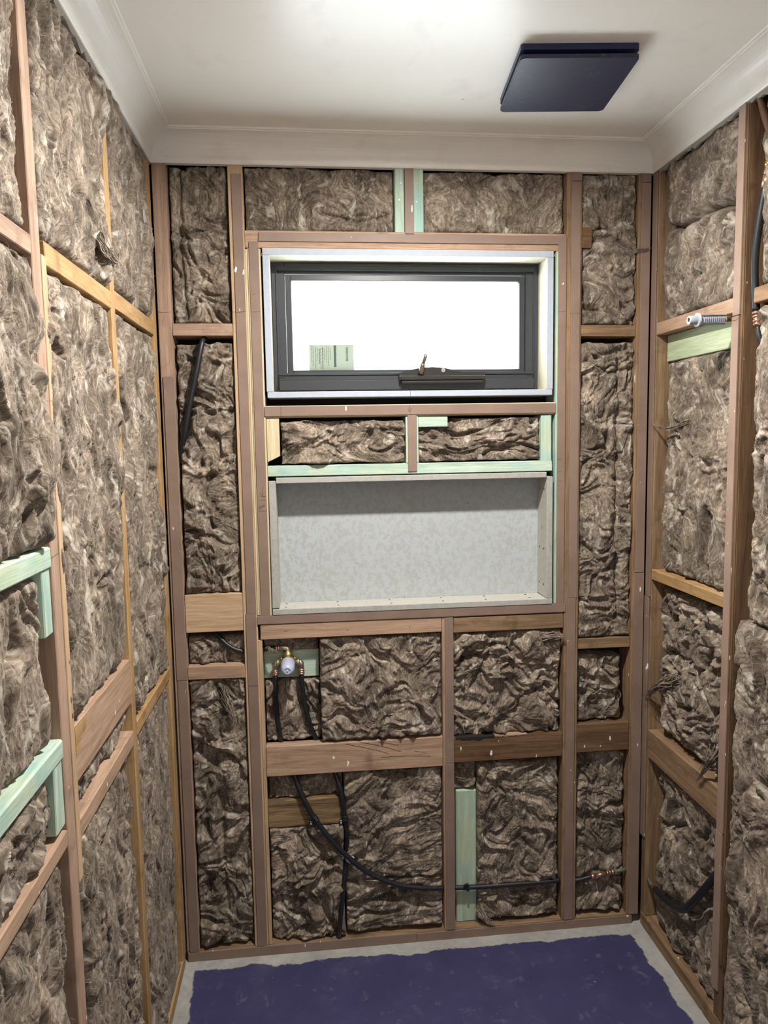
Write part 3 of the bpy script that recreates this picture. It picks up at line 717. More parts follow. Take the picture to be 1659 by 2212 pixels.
# left wall bays
LK = dict(stretch=(1, 1.8), fibres=6000)
R4 = (.016, .028, .014, .014)
batt('L', -1.339, -.927, 1.871, 2.312, 'wool at the top left corner of the picture, left of the nearest stud', rec=.0, gaps=(.001, .003, .001, .001), rnd=R4, amp=.9, **LK)
batt('L', -1.339, -.927, 1.400, 1.841, 'bulging wool at the left picture edge between pink noggin and upper green rail', rec=-.012, gaps=(.001, .001, .001, .004), rnd=(.02, .03, .03, .02), amp=1.15, lumps=[(-.95, 1.54, .085, .026)], **LK)
batt('L', -1.339, -.927, 1.089, 1.365, 'wool at the left picture edge between the two green rails', rec=.004, gaps=(.001, .018, .001, .003), rnd=(.02, .05, .02, .02), amp=1.15, **LK)
batt('L', -1.339, -.927, .937, 1.055, 'rolled wool lump under the lower green rail at the left picture edge', rec=.004, gaps=(.001, .012, .001, .003), rnd=(.02, .04, .02, .02), amp=1.2, fibres=3600)
batt('L', -1.339, -.927, .036, .906, 'wool in the bottom left corner of the picture', rec=.006, gaps=(.001, .010, .001, .001), rnd=(.02, .04, .02, .02), **LK)
batt('L', -.888, -.478, 1.878, 2.312, 'pale streaky wool above the orange noggin, between the two left wall studs', rec=-.002, gaps=(.001, .001, .001, .004), rnd=(.016, .028, .014, .03), amp=.95, lumps=[(-.51, 1.93, .04, .014), (-.49, 2.25, .06, .018)], creases=[CR((-.62, 2.29), (-.55, 2.27), w=.01, d=.03)], **LK)
batt('L', -.888, -.478, 1.083, 1.839, 'largest streaky wool batt of the left wall, beneath the high orange noggin', rec=-.002, gaps=(.001, .004, .001, .003), rnd=(.016, .03, .05, .014), lumps=[(-.495, 1.49, .06, .018)], amp=.95, **LK)
batt('L', -.866, -.478, .919, .983, 'small wool piece between the wide board and the long thin noggin', rec=.012, gaps=(.003, .006, .001, .001))
batt('L', -.866, -.478, .036, .885, 'dim wool batt at the bottom of the left wall between its two studs', rec=.004, gaps=(.001, .006, .001, .001), rnd=(.016, .03, .014, .014), creases=[CR((-.53, .85), (-.54, .4), (-.53, .1), w=.010, d=.02)], **LK)
batt('L', -.4435, -.046, 1.886, 2.312, 'dark-edged wool at the top of the left wall beside the back corner', rec=-.002, gaps=(.001, .002, .001, .001), rnd=(.016, .026, .014, .014), lumps=[(-.075, 2.10, .05, .010)], **LK)
batt('L', -.4435, -.046, .927, 1.845, 'tall wool batt of the left wall beside the back corner', rec=.002, gaps=(.001, .003, .001, .002), rnd=(.016, .03, .014, .014), amp=.9, **LK)
batt('L', -.4435, -.046, .036, .892, 'flat dim wool batt at the foot of the left wall beside the back corner', rec=.004, gaps=(.001, .004, .001, .001), rnd=(.016, .03, .014, .014), amp=.6, **LK)

# right wall bays
RK = dict(stretch=(1, 1.6), fibres=6500)
batt('R', -.4235, -.0345, 1.881, 2.312, 'two rolled bulges of wool in the top bay of the right wall', rec=.014, gaps=(.001, .0025, .001, .001), rnd=(.02, .035, .02, .02), amp=.85,
     creases=[CR((-.05, 2.15), (-.12, 2.125), (-.18, 2.118), (-.25, 2.13), (-.31, 2.127), (-.36, 2.109), (-.40, 2.074), (-.425, 2.02), w=.009, d=.055)], lumps=[(-.2, 2.02, .12, .014), (-.2, 2.23, .1, .008)], angle=.35, **RK)
batt('R', -.4235, -.0345, 1.155, 1.767, 'tall streaky wool batt of the right wall under the pale green board', rec=.018, gaps=(.001, .012, .001, .001), rnd=(.02, .05, .02, .02), amp=.9, lumps=[(-.1, 1.3, .08, .012)], **RK)
batt('R', -.4235, -.0345, .656, 1.123, 'shaggy tangled wool above the thick tan noggin on the right wall', rec=.020, gaps=(.001, .012, .004, .012), rnd=(.02, .04, .03, .02), amp=1.35, creases=[CR((-.35, 1.0), (-.28, .91), (-.15, .93), (-.06, .9), w=.008, d=.03), CR((-.42, .95), (-.35, .93), w=.014, d=.03)], lumps=[(-.2, .8, .1, .014)], angle=-.5, fibres=9000)
batt('R', -.4235, -.0345, .043, .565, 'rounded wool bulge above the sagging black pipe on the right wall', rec=.020, gaps=(.001, .010, .001, .003), rnd=(.02, .04, .02, .02), lumps=[(-.22, .31, .10, .020)], creases=[CR((-.04, .37), (-.15, .4), (-.22, .45), w=.008, d=.025), CR((-.06, .15), (-.16, .185), (-.24, .2), (-.30, .23), (-.35, .29), (-.41, .4), w=.010, d=.03)], **RK)
batt('R', -.8895, -.464, 1.887, 2.312, 'wool at the top right picture edge around the old copper pipe', rec=.010, gaps=(.001, .012, .001, .001), rnd=(.02, .05, .02, .02), creases=[CR((-.47, 2.32), (-.54, 2.20), w=.012, d=.02), CR((-.487, 2.15), (-.49, 1.89), w=.014, d=.02)], **RK)
batt('R', -.8895, -.464, 1.110, 1.850, 'pale fluffy wool at the right picture edge beside the tall stud', rec=.004, gaps=(.001, .020, .001, .003), rnd=(.02, .05, .016, .05), amp=1.05, **RK)
batt('R', -.8895, -.464, .043, 1.109, 'wide flat wool batt down the right picture edge to the floor', rec=-.002, gaps=(.001, .001, .001, .001), rnd=(.02, .03, .02, .03), amp=.75, lumps=[(-.5, .9, .06, .008), (-.5, .45, .08, .008)], **RK)

# loose tufts curling out of the batts
tuft('R', [(W+.004, -.402, .755), (W-.010, -.400, .725), (W-.012, -.375, .690), (W-.010, -.345, .650), (W-.006, -.325, .628)], .011, 'shaggy tangled wool above the thick tan noggin on the right wall', 1)
tuft('R', [(W+.020, -.16, .85), (W+.006, -.12, .83), (W-.004, -.075, .80), (W-.006, -.040, .765), (W-.005, -.018, .742)], .018, 'shaggy tangled wool above the thick tan noggin on the right wall', 2)
tuft('R', [(W+.020, -.20, 1.595), (W+.002, -.14, 1.575), (W-.006, -.08, 1.577), (W-.008, -.02, 1.592)], .007, 'tall streaky wool batt of the right wall under the pale green board', 3)
tuft('B', [(1.355, .012, 2.085), (1.375, -.004, 2.093), (1.398, -.010, 2.094), (1.420, -.008, 2.103)], .006, 'dark brown wool in the top of the narrow right bay under the cornice', 4)
tuft('B', [(1.075, .015, .950), (1.12, -.006, .955), (1.155, -.012, .955), (1.172, -.010, .935)], .013, 'torn dark wool batt above the scorched board', 5)
tuft('B', [(.90, .02, .085), (.915, .0, .062), (.935, -.006, .043), (.952, -.006, .036)], .010, 'dark wool batt between the green post and the tall right stud', 6)
tuft('L', [(-.60, .004, 1.965), (-.575, .016, 1.935), (-.53, .024, 1.925), (-.498, .022, 1.945), (-.490, .016, 1.965)][0:1] and [(.004, -.60, 1.965), (.018, -.575, 1.935), (.026, -.53, 1.925), (.024, -.498, 1.943), (.016, -.488, 1.962)], .012, 'pale streaky wool above the orange noggin, between the two left wall studs', 7)
tuft('B', [(.27, .012, .952), (.285, -.002, .949), (.30, -.004, .944), (.312, -.002, .938)], .006, 'thin strip of wool above the green board behind the mixer valve', 8)
tuft('B', [(.13, .010, .845), (.15, -.002, .80), (.165, -.006, .755), (.155, -.002, .735)], .013, 'long lumpy wool batt in the bottom of the narrow left bay', 9)

# ------------------------------------------------------------------ window
win = empty('window_1', (.708, .08, WZ0), kind='structure', label='wide awning window with charcoal frame and frosted pane')
YF = -.012; YB = .098
def reveal(lab, b6, side):
    o = obj('reveal_board', bx(*b6, bev=.0008), LINER, win, label=lab)
    o.data.materials.append(CREAM)
    for f in o.data.polygons:
        if abs(f.normal[side[0]]) > .9 and f.normal[side[0]]*side[1] > 0: f.material_index = 1
reveal('pale primed board across the top of the window opening', (WX0, WX1, YF, YB, WZ1-.018, WZ1), (2, -1))
reveal('pale primed board under the window', (WX0+.002, WX1-.002, YF, YB, WZ0, WZ0+.0165), (2, 1))
reveal('pale primed board at the left side of the window', (WX0, WX0+.018, YF, YB, WZ0+.017, WZ1-.0185), (0, 1))
reveal('pale primed board at the right side of the window', (WX1-.0185, WX1, YF, YB, WZ0+.017, WZ1-.0185), (0, -1))
obj('reveal_joint', bx(.7005, .7015, YF-.0003, YF+.001, WZ0+.001, WZ0+.016, 0), PENCIL, win)
IX0, IX1, IZ0, IZ1 = WX0+.0185, WX1-.019, WZ0+.017, WZ1-.0185
def ring(x0, x1, z0, z1, t, y0, y1, bev=.0012):
    l, r, b, tp = t
    bm = bx(x0, x0+l, y0, y1, z0, z1, bev); bx(x1-r, x1, y0, y1, z0, z1, bev, bm)
    bx(x0+l, x1-r, y0, y1, z1-tp, z1, bev, bm); bx(x0+l, x1-r, y0, y1, z0, z0+b, bev, bm); return bm
obj('frame', ring(IX0+.0005, IX1-.0005, IZ0+.0005, IZ1-.0005, (.038, .038, .045, .032), .070, .112), CHAR, win)
fb = bx(IX0+.014, IX1-.014, .060, .0705, IZ1-.024, IZ1-.012, .001)
bx(IX0+.013, IX0+.016, .064, .0705, IZ0+.01, IZ1-.012, .0005, fb); bx(IX1-.016, IX1-.013, .064, .0705, IZ0+.01, IZ1-.012, .0005, fb)
obj('frame_lip', fb, CHAR, win, label='raised bead round the charcoal frame')
SX0, SX1, SZ0, SZ1 = IX0+.0395, IX1-.0395, 1.742, IZ1-.0345
sash = obj('sash', ring(SX0, SX1, SZ0, SZ1, (.017, .017, .02, .016), .074, .104), CHAR, win)
obj('pane', bx(SX0+.016, SX1-.016, .090, .095, SZ0+.018, SZ1-.015, 0), PANE, win, label='frosted glass pane')
obj('pane_bead', ring(SX0+.0165, SX1-.0165, SZ0+.019, SZ1-.0155, (.0012, .0012, .0012, .0012), .0885, .0905, 0), LINER, win)
# sill channel with end slots
sb_ = bx(.328, 1.083, .046, .072, 1.7015, 1.7305, .0015)
bx(.328, 1.083, .056, .074, 1.7305, 1.745, .001, sb_); bx(.328, 1.083, .052, .078, 1.745, 1.7525, .001, sb_)
sill = obj('sill_channel', sb_, CHAR, win)
for x in (.3315, 1.065):
    obj('channel_slot', bx(x, x+.013, .0548, .0555, 1.738, 1.744, 0), CHARD, sill)
# winder
wn_ = bmesh.new()
top = [(.675, 1.7475), (.689, 1.7515), (.708, 1.7572), (.73, 1.7615), (.752, 1.7642), (.772, 1.765), (.792, 1.764), (.812, 1.7614), (.834, 1.7565), (.852, 1.751), (.862, 1.7498), (.930, 1.7498)]
bot = [(.930, 1.7285), (.675, 1.7285)]
poly = top+bot
fr = [wn_.verts.new((x, .030, z)) for x, z in poly]; bk = [wn_.verts.new((x, .056, z)) for x, z in poly]
wn_.faces.new(fr); wn_.faces.new(bk[::-1])
for k in range(len(poly)): wn_.faces.new((fr[k], fr[(k+1) % len(poly)], bk[(k+1) % len(poly)], bk[k]))
bx(.676, .929, .020, .0302, 1.7275, 1.7400, .0025, wn_)
winder = obj('winder', wn_, WINDER, win, label='black chain winder with lock')
lw = bx(.681, .928, .025, .050, 1.7165, 1.7275, .004, seg=2)
obj('winder_under_shade', lw, CHARD, winder)  # dark block standing in for the shade below the winder
obj('lock_barrel', lathe([(0, .0062), (.002, .0062), (.0026, .0052)], (.805, .0299, 1.7548), (0, -1, 0), 20), CHROME, winder, label='round chrome lock')
kb = bx(.8043, .8057, .0268, .0274, 1.7518, 1.7575, 0); obj('keyhole', kb, PLUG, winder)
kb = bx(.7808, .7818, .0294, .0300, 1.7505, 1.7585, 0); obj('slot_mark', kb, PLUG, winder)
ck = tube([(.738, .024, 1.7455), (.740, .021, 1.756), (.742, .018, 1.768), (.7435, .016, 1.7745)], [.0085, .0080, .0075, .0065], 14, sub=0)
crank = obj('crank_handle', ck, BRONZE, winder, smooth=True, label='folding bronze crank handle')
obj('crank_tip', tube([(.7435, .015, 1.773), (.7465, .012, 1.783), (.7495, .010, 1.792), (.7495, .010, 1.7995)], [.005, .0052, .0056, .0045], 12), BRONZE, winder)
# sticker on the glass
st = obj('sticker', bx(.416, .5475, .0878, .0886, 1.7615, 1.8375, 0), PAPER, win, label='pale paper sticker with rotated print')
ib = bmesh.new(); rn = random.Random(8)
for k, x in enumerate([.423, .427, .434, .439, .4445, .449, .454, .4605, .4665, .472, .478]):
    z = 1.8345-rn.uniform(0, .01); wdt = .0016 if k not in (4, 6) else .003
    zend = 1.765+rn.uniform(0, .03)
    while z > zend:
        L = rn.uniform(.002, .009); bx(x, x+wdt, .0872, .0877, z-L, z, 0, ib); z -= L+.0016
obj('printed_text', ib, INK, st)
bbm = bx(.4885, .4955, .0872, .0877, 1.772, 1.835, 0); obj('teal_bar', bbm, TEAL, st)
bbm = bmesh.new(); z = 1.829
while z > 1.79:
    L = rn.choice([.0008, .0014, .0022]); bx(.524, .5305, .0872, .0877, z-L, z, 0, bbm); z -= L+rn.choice([.0008, .0014])
obj('barcode', bbm, INK, st)
# orange packer in the gap beside the window
obj('packer', bx(.2895, .2935, .002, .03, 2.068, 2.078, .0008), COPPER, None, label='tiny orange packer wedged at the top left corner of the window lining', category='packer')

# ------------------------------------------------------------------ niche
nic = empty('wall_niche', (.708, .045, 1.054), label='open grey cement sheet wall niche under the window', category='niche')
NB = .083
obj('back_panel', bx(.300, 1.116, NB, NB+.007, 1.057, 1.450, .0005), CEMB, nic, label='mottled pale grey back sheet')
def nboard(lab, b6, side):
    o = obj('side_board', bx(*b6, bev=.0015, jit=.0006), CEMS, nic, label=lab)
    o.data.materials.append(CEMF)
    for f in o.data.polygons:
        if f.normal[side[0]]*side[1] > .9: f.material_index = 1
    return o
YN = -.005
nboard('top board', (.3115, 1.1075, YN, NB, 1.4355, 1.4525), (2, -1))
nboard('left side board', (.2898, .3108, YN, NB, 1.0735, 1.4435), (0, 1))
r_ = nboard('right side board', (1.108, 1.1262, YN, NB, 1.0715, 1.439), (0, -1))
b_ = nboard('bottom board', (.2905, 1.1265, YN-.001, NB, 1.0535, 1.0705), (2, 1))
for x in (.33, .485, .64, .80, .93, 1.06):
    for y in (.018, .062):
        obj('screw_head', lathe([(0, .0034), (.0006, .003)], (x+random.uniform(-.004, .004), y, 1.0706), (0, 0, 1), 10), PLUG, b_)
for z in (1.11, 1.22, 1.40):
    for y in (.02, .062): obj('screw_head', lathe([(0, .0030), (.0006, .0027)], (1.1079, y, z), (-1, 0, 0), 10), PLUG, r_)

# ------------------------------------------------------------------ exhaust fan
fan = empty('exhaust_fan', (1.011, -.402, HC), label='square navy-black exhaust fan cover on the ceiling', category='fan')
Rm = Matrix.Rotation(math.radians(-5), 4, 'Z')
def fbox(h, z0, z1, rad, dx=0, dy=0):
    b = bmesh.new(); n = 6; pts = []
    for cx, cy, a0 in ((h-rad, h-rad, 0), (-h+rad, h-rad, 90), (-h+rad, -h+rad, 180), (h-rad, -h+rad, 270)):
        for k in range(n+1):
            a = math.radians(a0+90*k/n); pts.append(Rm @ Vector((cx+rad*math.cos(a)+dx, cy+rad*math.sin(a)+dy, 0)))
    o = Vector((1.011, -.402, 0)); lo = [b.verts.new(o+q+Vector((0, 0, z0))) for q in pts]; hi = [b.verts.new(o+q+Vector((0, 0, z1))) for q in pts]
    b.faces.new(lo[::-1]); b.faces.new(hi)
    for k in range(len(pts)): b.faces.new((lo[k], lo[(k+1) % len(pts)], hi[(k+1) % len(pts)], hi[k]))
    return b
obj('fan_body', fbox(.100, HC-.016, HC-.001, .006), PLUG, fan)
obj('fan_housing', fbox(.1265, HC-.0125, HC-.0003, .007), FANB, fan, label='navy housing against the ceiling')
cv_ = fbox(.1265, HC-.030, HC-.0215, .008); bmesh.ops.bevel(cv_, geom=[e for e in cv_.edges if abs(e.verts[0].co.z-e.verts[1].co.z) < 1e-5 and e.verts[0].co.z < HC-.028], offset=.0018, segments=2, affect='EDGES')
obj('fan_cover', cv_, FANM, fan, label='dusty flat front panel')
obj('fan_spacer', fbox(.085, HC-.0215, HC-.016, .006), FANB, fan)

# ------------------------------------------------------------------ ceiling downlight just above the picture, added fill light behind the viewpoint
def downlight(loc, lab, power, size=.085, col=(1, .955, .895)):
    t = empty('downlight', loc, label=lab, category='light')
    x, y, z = loc
    obj('trim_ring', lathe([(0, .062), (-.004, .062), (-.008, .052), (-.003, .046), (0, .046)], (x, y, HC-.0005), (0, 0, 1), 32), LINER, t, smooth=True)
    m_, nt, b = newmat('lamp_diffuser'); b.inputs['Emission Color'].default_value = (*col, 1); b.inputs['Emission Strength'].default_value = 8
    obj('lamp_diffuser', lathe([(0, .044), (-.001, .044)], (x, y, HC-.004), (0, 0, 1), 32), m_, t)
    l = area('lamp', (x, y, HC-.012), (0, 0, 0), size, power, col); l.parent = t; l.location = (0, 0, -.012)
    return t
downlight((LAMP[0], LAMP[1], HC), 'round ceiling downlight just above the top of the picture', LAMP_POWER)
fill = empty('fill_light', (.75, -2.45, 0), label='added fill light on a stand behind the viewpoint, turned up to the ceiling', category='light')  # unseen fill added behind the camera to brighten the ceiling by bounce
obj('fill_stand_pole', tube([(.75, -2.45, .02), (.75, -2.45, .95)], .012, 12), CHAR, fill)
for k in range(3):
    a = 2*math.pi*k/3+.4; obj('fill_stand_leg', tube([(.75, -2.45, .35), (.75+.22*math.cos(a), -2.45+.22*math.sin(a), .012)], .010, 10), CHAR, fill)
obj('fill_housing', bx(.63, .87, -2.54, -2.36, .955, .99, .006), WINDER, fill)
l = area('lamp', (0, 0, 1.0), (math.pi, 0, 0), .22, REAR_FILL_POWER, (1, .95, .88), 'RECTANGLE', .16); l.parent = fill  # emitter of the added fill

# ------------------------------------------------------------------ mixer valve
mv = empty('mixer_valve', (.33, .044, .86), label='brass in-wall shower mixer with milky protective cap and copper-ringed elbows', category='valve')
C = Vector((.3295, .018, .902))
bd = lathe([(-.012, .020), (.0, .0215), (.02, .0215), (.026, .018)], C+Vector((0, .016, 0)), (0, -1, 0), 24)
tube([C+Vector((-.028, .006, 0)), C+Vector((.028, .006, 0))], .0115, 16, bd)
tube([C+Vector((0, .006, 0)), C+Vector((0, .006, .034))], .0125, 16, bd)
tube([C+Vector((0, .006, .020)), C+Vector((0, .006, .030))], .0150, 6, bd)
bx(C.x-.024, C.x+.024, C.y+.012, C.y+.024, C.z-.012, C.z+.012, .003, bd)
obj('valve_body', bd, BRASS, mv)
obj('protective_cap', lathe([(0, .0205), (.040, .0203), (.056, .0192), (.066, .0165), (.072, .0120), (.073, .0085), (.071, .008), (.070, .0035), (.074, .003), (.0745, .0005)], C+Vector((0, -.002, 0)), (0, -1, 0), 32), MILKY, mv, label='milky white plastic cap')
for sx in (-1, 1):
    e = bmesh.new(); xx = C.x+sx*.0385
    tube([C+Vector((sx*.026, .006, 0)), C+Vector((sx*.034, .006, 0))], .0125, 12, e)
    tube([C+Vector((sx*.030, .006, 0)), Vector((xx-sx*.002, C.y+.006, C.z)), Vector((xx, C.y+.006, C.z-.003)), Vector((xx, C.y+.006, C.z-.022))], .0085, 14, e)
    el = obj('elbow', e, NICKEL, mv)
    cr = bmesh.new()
    for k in range(3): tube([(xx, C.y+.006, C.z-.021-k*.0055), (xx, C.y+.006, C.z-.0258-k*.0055)], .0093, 16, cr)
    obj('copper_ring', cr, COPPER, el)
e = tube([C+Vector((0, .006, .032)), C+Vector((0, .006, .040)), C+Vector((-.002, .006, .0445)), C+Vector((-.008, .006, .046)), C+Vector((-.026, .006, .046))], .0085, 14)
el = obj('elbow', e, NICKEL, mv)
cr = bmesh.new()
for k in range(2): tube([(C.x-.025-k*.006, C.y+.006, C.z+.046), (C.x-.030-k*.006, C.y+.006, C.z+.046)], .0093, 16, cr)
obj('copper_ring', cr, COPPER, el)

# ------------------------------------------------------------------ pipes on the back wall
def pipe(name, pts, r, mat, lab, cat='pipe', sub=8, **k):
    return obj(name, tube(pts, r, 14, sub=sub), mat, smooth=True, label=lab, category=cat, **k)
CY = C.y+.006
h1 = pipe('water_pipe', [(.291, CY, .862), (.2895, CY, .82), (.291, CY+.002, .75), (.297, CY+.004, .69), (.301, .034, .66), (.318, .05, .60), (.337, .024, .556), (.353, .010, .511), (.374, .004, .464), (.400, .000, .416), (.442, -.002, .355), (.496, -.004, .293),
     (.561, -.004, .236), (.644, -.002, .193), (.729, .004, .171), (.788, .012, .161)], .0078, RUBBER, 'black lagged water pipe sweeping from the left valve elbow to the low middle stud')
pipe('water_pipe', [(.8245, .014, .157), (.90, .014, .154), (1.00, .012, .1545), (1.10, .010, .155), (1.163, .012, .156)], .0075, RUBBER, 'black lagged water pipe crossing the green post')
wp = pipe('water_pipe', [(1.206, .008, .153), (1.235, .006, .157), (1.262, .006, .163)], .0075, RUBBER, 'black pipe with long copper coupling in the narrow right bay')
cp = bmesh.new()
for a, b_2, rr in ((0, .014, .0072), (.016, .05, .0055), (.052, .058, .0068), (.060, .066, .0068), (.068, .078, .0068)):
    d_ = Vector((.098, 0, .014)).normalized(); o_ = Vector((1.263, .006, .1632)); tube([o_+d_*a, o_+d_*b_2], rr, 14, cp)
obj('copper_coupling', cp, COPPER, wp, smooth=False)
obj('pipe_end', tube([(1.34, .006, .1742), (1.379, .006, .178)], .0052, 12), PIPEG, wp)
pipe('water_pipe', [(.368, CY, .862), (.369, CY, .83), (.375, CY+.002, .77), (.388, CY+.004, .71), (.404, .032, .665), (.43, .05, .61), (.458, .030, .556), (.474, .014, .51), (.481, .010, .47), (.486, .010, .427), (.492, .012, .369),
     (.491, .0155, .299), (.481, .004, .224), (.470, -.004, .137), (.463, -.004, .075), (.4615, .006, .0315)], .0074, RUBBER, 'black lagged water pipe dropping from the right valve elbow to the floor')
pipe('water_pipe', [(.2935, CY, .9480), (.276, CY, .9475), (.2575, CY+.002, .947)], .0072, RUBBER, 'short black pipe stub left of the mixer valve')
pipe('water_pipe', [(.110, .040, 1.008), (.123, .030, .997), (.151, .020, .968), (.175, .018, .952), (.2045, .020, .941)], .0070, RUBBER, 'black pipe curving through the narrow left bay beside the mixer valve')
pipe('water_pipe', [(.124, .034, 1.8490), (.119, .006, 1.833), (.105, -.004, 1.765), (.089, -.005, 1.70), (.075, -.004, 1.64), (.063, .0, 1.585), (.052, .010, 1.545), (.0475, .022, 1.50)], .0078, RUBBER, 'black lagged pipe slanting through the narrow left bay')
pipe('electrical_cable', [(-.003, -.005, 2.30), (-.003, -.005, 1.6), (.0, -.005, .9), (.0, -.005, .45), (.0, -.006, .02)], .0024, CABLE, 'thin black cable running down the left corner gap', 'cable')
# clips
def clip(q, dr, par_lab):
    q = Vector(q); dr = Vector(dr).normalized(); b = bmesh.new()
    for k in (-1, 0, 1): tube([q+dr*(k*.006-.0022), q+dr*(k*.006+.0022)], .0098, 14, b)
    bx(q.x-.017, q.x-.004, q.y-.004, q.y+.008, q.z-.017, q.z-.006, .002, b)
    o = obj('pipe_clip', b, RUBBER, label=par_lab, category='clip')
    obj('nail_head', lathe([(0, .0028), (.001, .0028), (.0018, .0015)], (q.x-.0125, q.y-.0042, q.z-.013), (0, -1, 0), 10), NAIL, o)
clip((.3965, .0005, .4225), (.35, 0, -.6), 'black pipe clip nailed to the rotten board on the sweeping pipe')
clip((.4868, .008, .415), (.05, 0, -1), 'black pipe clip at the right end of the rotten board')
b = bmesh.new(); tube([(.862, .013, .155), (.870, .013, .155)], .0105, 14, b); tube([(.853, .010, .150), (.857, .006, .168), (.866, .004, .172)], .0035, 8, b, sub=4)
obj('pipe_clip', b, RUBBER, label='black pipe clip on the green post', category='clip')
b = tube([(.494, .004, .279), (.503, .003, .294)], .0105, 14); obj('pipe_saddle', b, GREYPLL, label='pale grey saddle where the two black pipes cross', category='clip')

# ------------------------------------------------------------------ right wall pipework
ou = empty('capped_outlet', (W, -.404, 1.832), label='grey ribbed test cap on a brass outlet sticking out of the right wall', category='pipe outlet')
OC = Vector((W+.001, -.4045, 1.8315)); AX = Vector((-1, 0, -.025)).normalized()
obj('brass_stub', lathe([(0, .0075), (.012, .0075), (.013, .0065), (.030, .0065)], OC-AX*.004, AX, 20), BRASS, ou)
sl = lathe([(.012, .0100), (.014, .0125), (.078, .0120), (.080, .0165), (.084, .0165), (.085, .0105), (.100, .0105), (.102, .0090)], OC, AX, 28)
sleeve = obj('cap_sleeve', sl, GREYPL, ou)
rb = bmesh.new()
for k in range(11):
    q = OC+AX*(.022+k*.0048); bx(q.x-.0008, q.x+.0008, q.y-.0145, q.y-.011, q.z-.0075, q.z+.0035, .0003, rb)
for zz in (-.0085, .0095): bx(OC.x-.078, OC.x-.016, OC.y-.0135, OC.y-.009, OC.z+zz-.0018, OC.z+zz, .0003, rb)
obj('ribs', rb, GREYPL, sleeve)
rm = lathe([(.080, .0158), (.0802, .0168), (.0838, .0168), (.084, .0158)], OC, AX, 28)
obj('flange_rim', rm, GREYPLL, sleeve)
obj('end_rim', lathe([(.1012, .0098), (.1035, .0098), (.1036, .0068), (.1035, .0060)], OC, AX, 24), GREYPLL, sleeve)
obj('end_hole', lathe([(.1034, .0052), (.1039, .0050)], OC+Vector((0, 0, .001)), AX, 20), PLUG, sleeve)
wp = pipe('water_pipe', [(W+.008, -.517, 2.100), (W+.006, -.507, 2.05), (W+.005, -.498, 2.00), (W+.006, -.490, 1.945), (W+.010, -.488, 1.89), (W+.013, -.490, 1.838)], .0085, RUBBER, 'black lagged pipe with brass and copper fittings at the right picture edge')
f = bmesh.new(); tube([(W+.008, -.518, 2.102), (W+.009, -.523, 2.125)], .0098, 16, f)
obj('copper_coupling', f, COPPER, wp)
f = bmesh.new(); tube([(W+.009, -.523, 2.125), (W+.010, -.528, 2.150)], .0092, 16, f); tube([(W+.0098, -.5268, 2.143), (W+.010, -.5285, 2.152)], .0115, 8, f)
obj('brass_nut', f, BRASS, wp)
f = bmesh.new(); 
for z in (1.834, 1.826, 1.816, 1.808): tube([(W+.013, -.4905-(1.84-z)*.2, z), (W+.013, -.4915-(1.84-z)*.2, z-.006)], .0100, 16, f)
tube([(W+.013, -.491, 1.834), (W+.013, -.498, 1.800)], .0080, 16, f)
obj('copper_coupling', f, COPPER, wp)
obj('pipe_tail', tube([(W+.013, -.499, 1.800), (W+.016, -.506, 1.77), (W+.03, -.515, 1.742)], .0062, 12, sub=5), RUBBER, wp, smooth=True)
pipe('copper_pipe', [(W+.012, -.474, 2.322), (W+.006, -.507, 2.258), (W+.003, -.545, 2.19)], .0070, OLDPIPE, 'old brown copper pipe running down from the cornice at the top right', sub=4)
hr = pipe('water_pipe', [(W-.004, -.109, .182), (W-.006, -.14, .187), (W-.008, -.19, .197), (W-.009, -.24, .211), (W-.010, -.29, .240), (W-.010, -.335, .293), (W-.006, -.375, .352), (W+.004, -.412, .415), (W+.02, -.4232, .45)], .0100, RUBBER, 'sagging black lagged pipe low on the right wall')
obj('pipe_end', tube([(W+.010, -.036, .166), (W+.002, -.07, .172), (W-.004, -.098, .180)], .0055, 12, sub=4), PIPEG, hr, smooth=True)
obj('copper_coupling', tube([(W-.0035, -.092, .1785), (W-.004, -.113, .1835)], .0072, 14), BRASS, hr)

# ------------------------------------------------------------------ pencil marks, cracks
def marks(par_name_label, lines, w, nrm, name='pencil_mark', lab=None):
    par = next(o for o in bpy.data.objects if o.get('label') == par_name_label)
    b = bmesh.new()
    for L in lines: stroke(b, L, w, nrm)
    obj(name, b, PENCIL, par, label=lab)
def circ(cx, cz, r, rz=None, y=-T, a0=0, a1=360, n=12, tilt=0):
    rz = rz or r
    return [(cx+r*math.cos(math.radians(a0+(a1-a0)*k/n))+tilt*math.sin(math.radians(a0+(a1-a0)*k/n)), y, cz+rz*math.sin(math.radians(a0+(a1-a0)*k/n))) for k in range(n+1)]
BN = (0, -1, 0)
jl_ = 'short trimmer stud holding the left side of the window and niche'
x0 = .2615
marks(jl_, [[(x0+.0045, -T, 1.3745), (x0+.001, -T, 1.369), (x0+.001, -T, 1.366)], circ(x0+.0028, 1.3668, .0019, .0026), circ(x0+.0085, 1.3705, .0022, .0034), circ(x0+.0138, 1.3735, .0020, .0032),
            [(.2595, -T, 1.3585), (.2825, -T, 1.3590)]], .0008, BN, lab='handwritten 600 with an underline')
marks(jl_, [[(.2735, -T, 1.427), (.272, -T, 1.411), (.2725, -T, 1.400)], [(.2655, -T, 1.411), (.2725, -T, 1.400)], [(.2695, -T, 1.3995), (.282, -T, 1.400)], [(.267, -T, 1.3895), (.2825, -T, 1.3895)],
            [(.259, -T, 1.915), (.2835, -T, 1.917)], [(.263, -T, 1.962), (.272, -T, 1.964)]], .0008, BN, lab='arrow and cut lines')
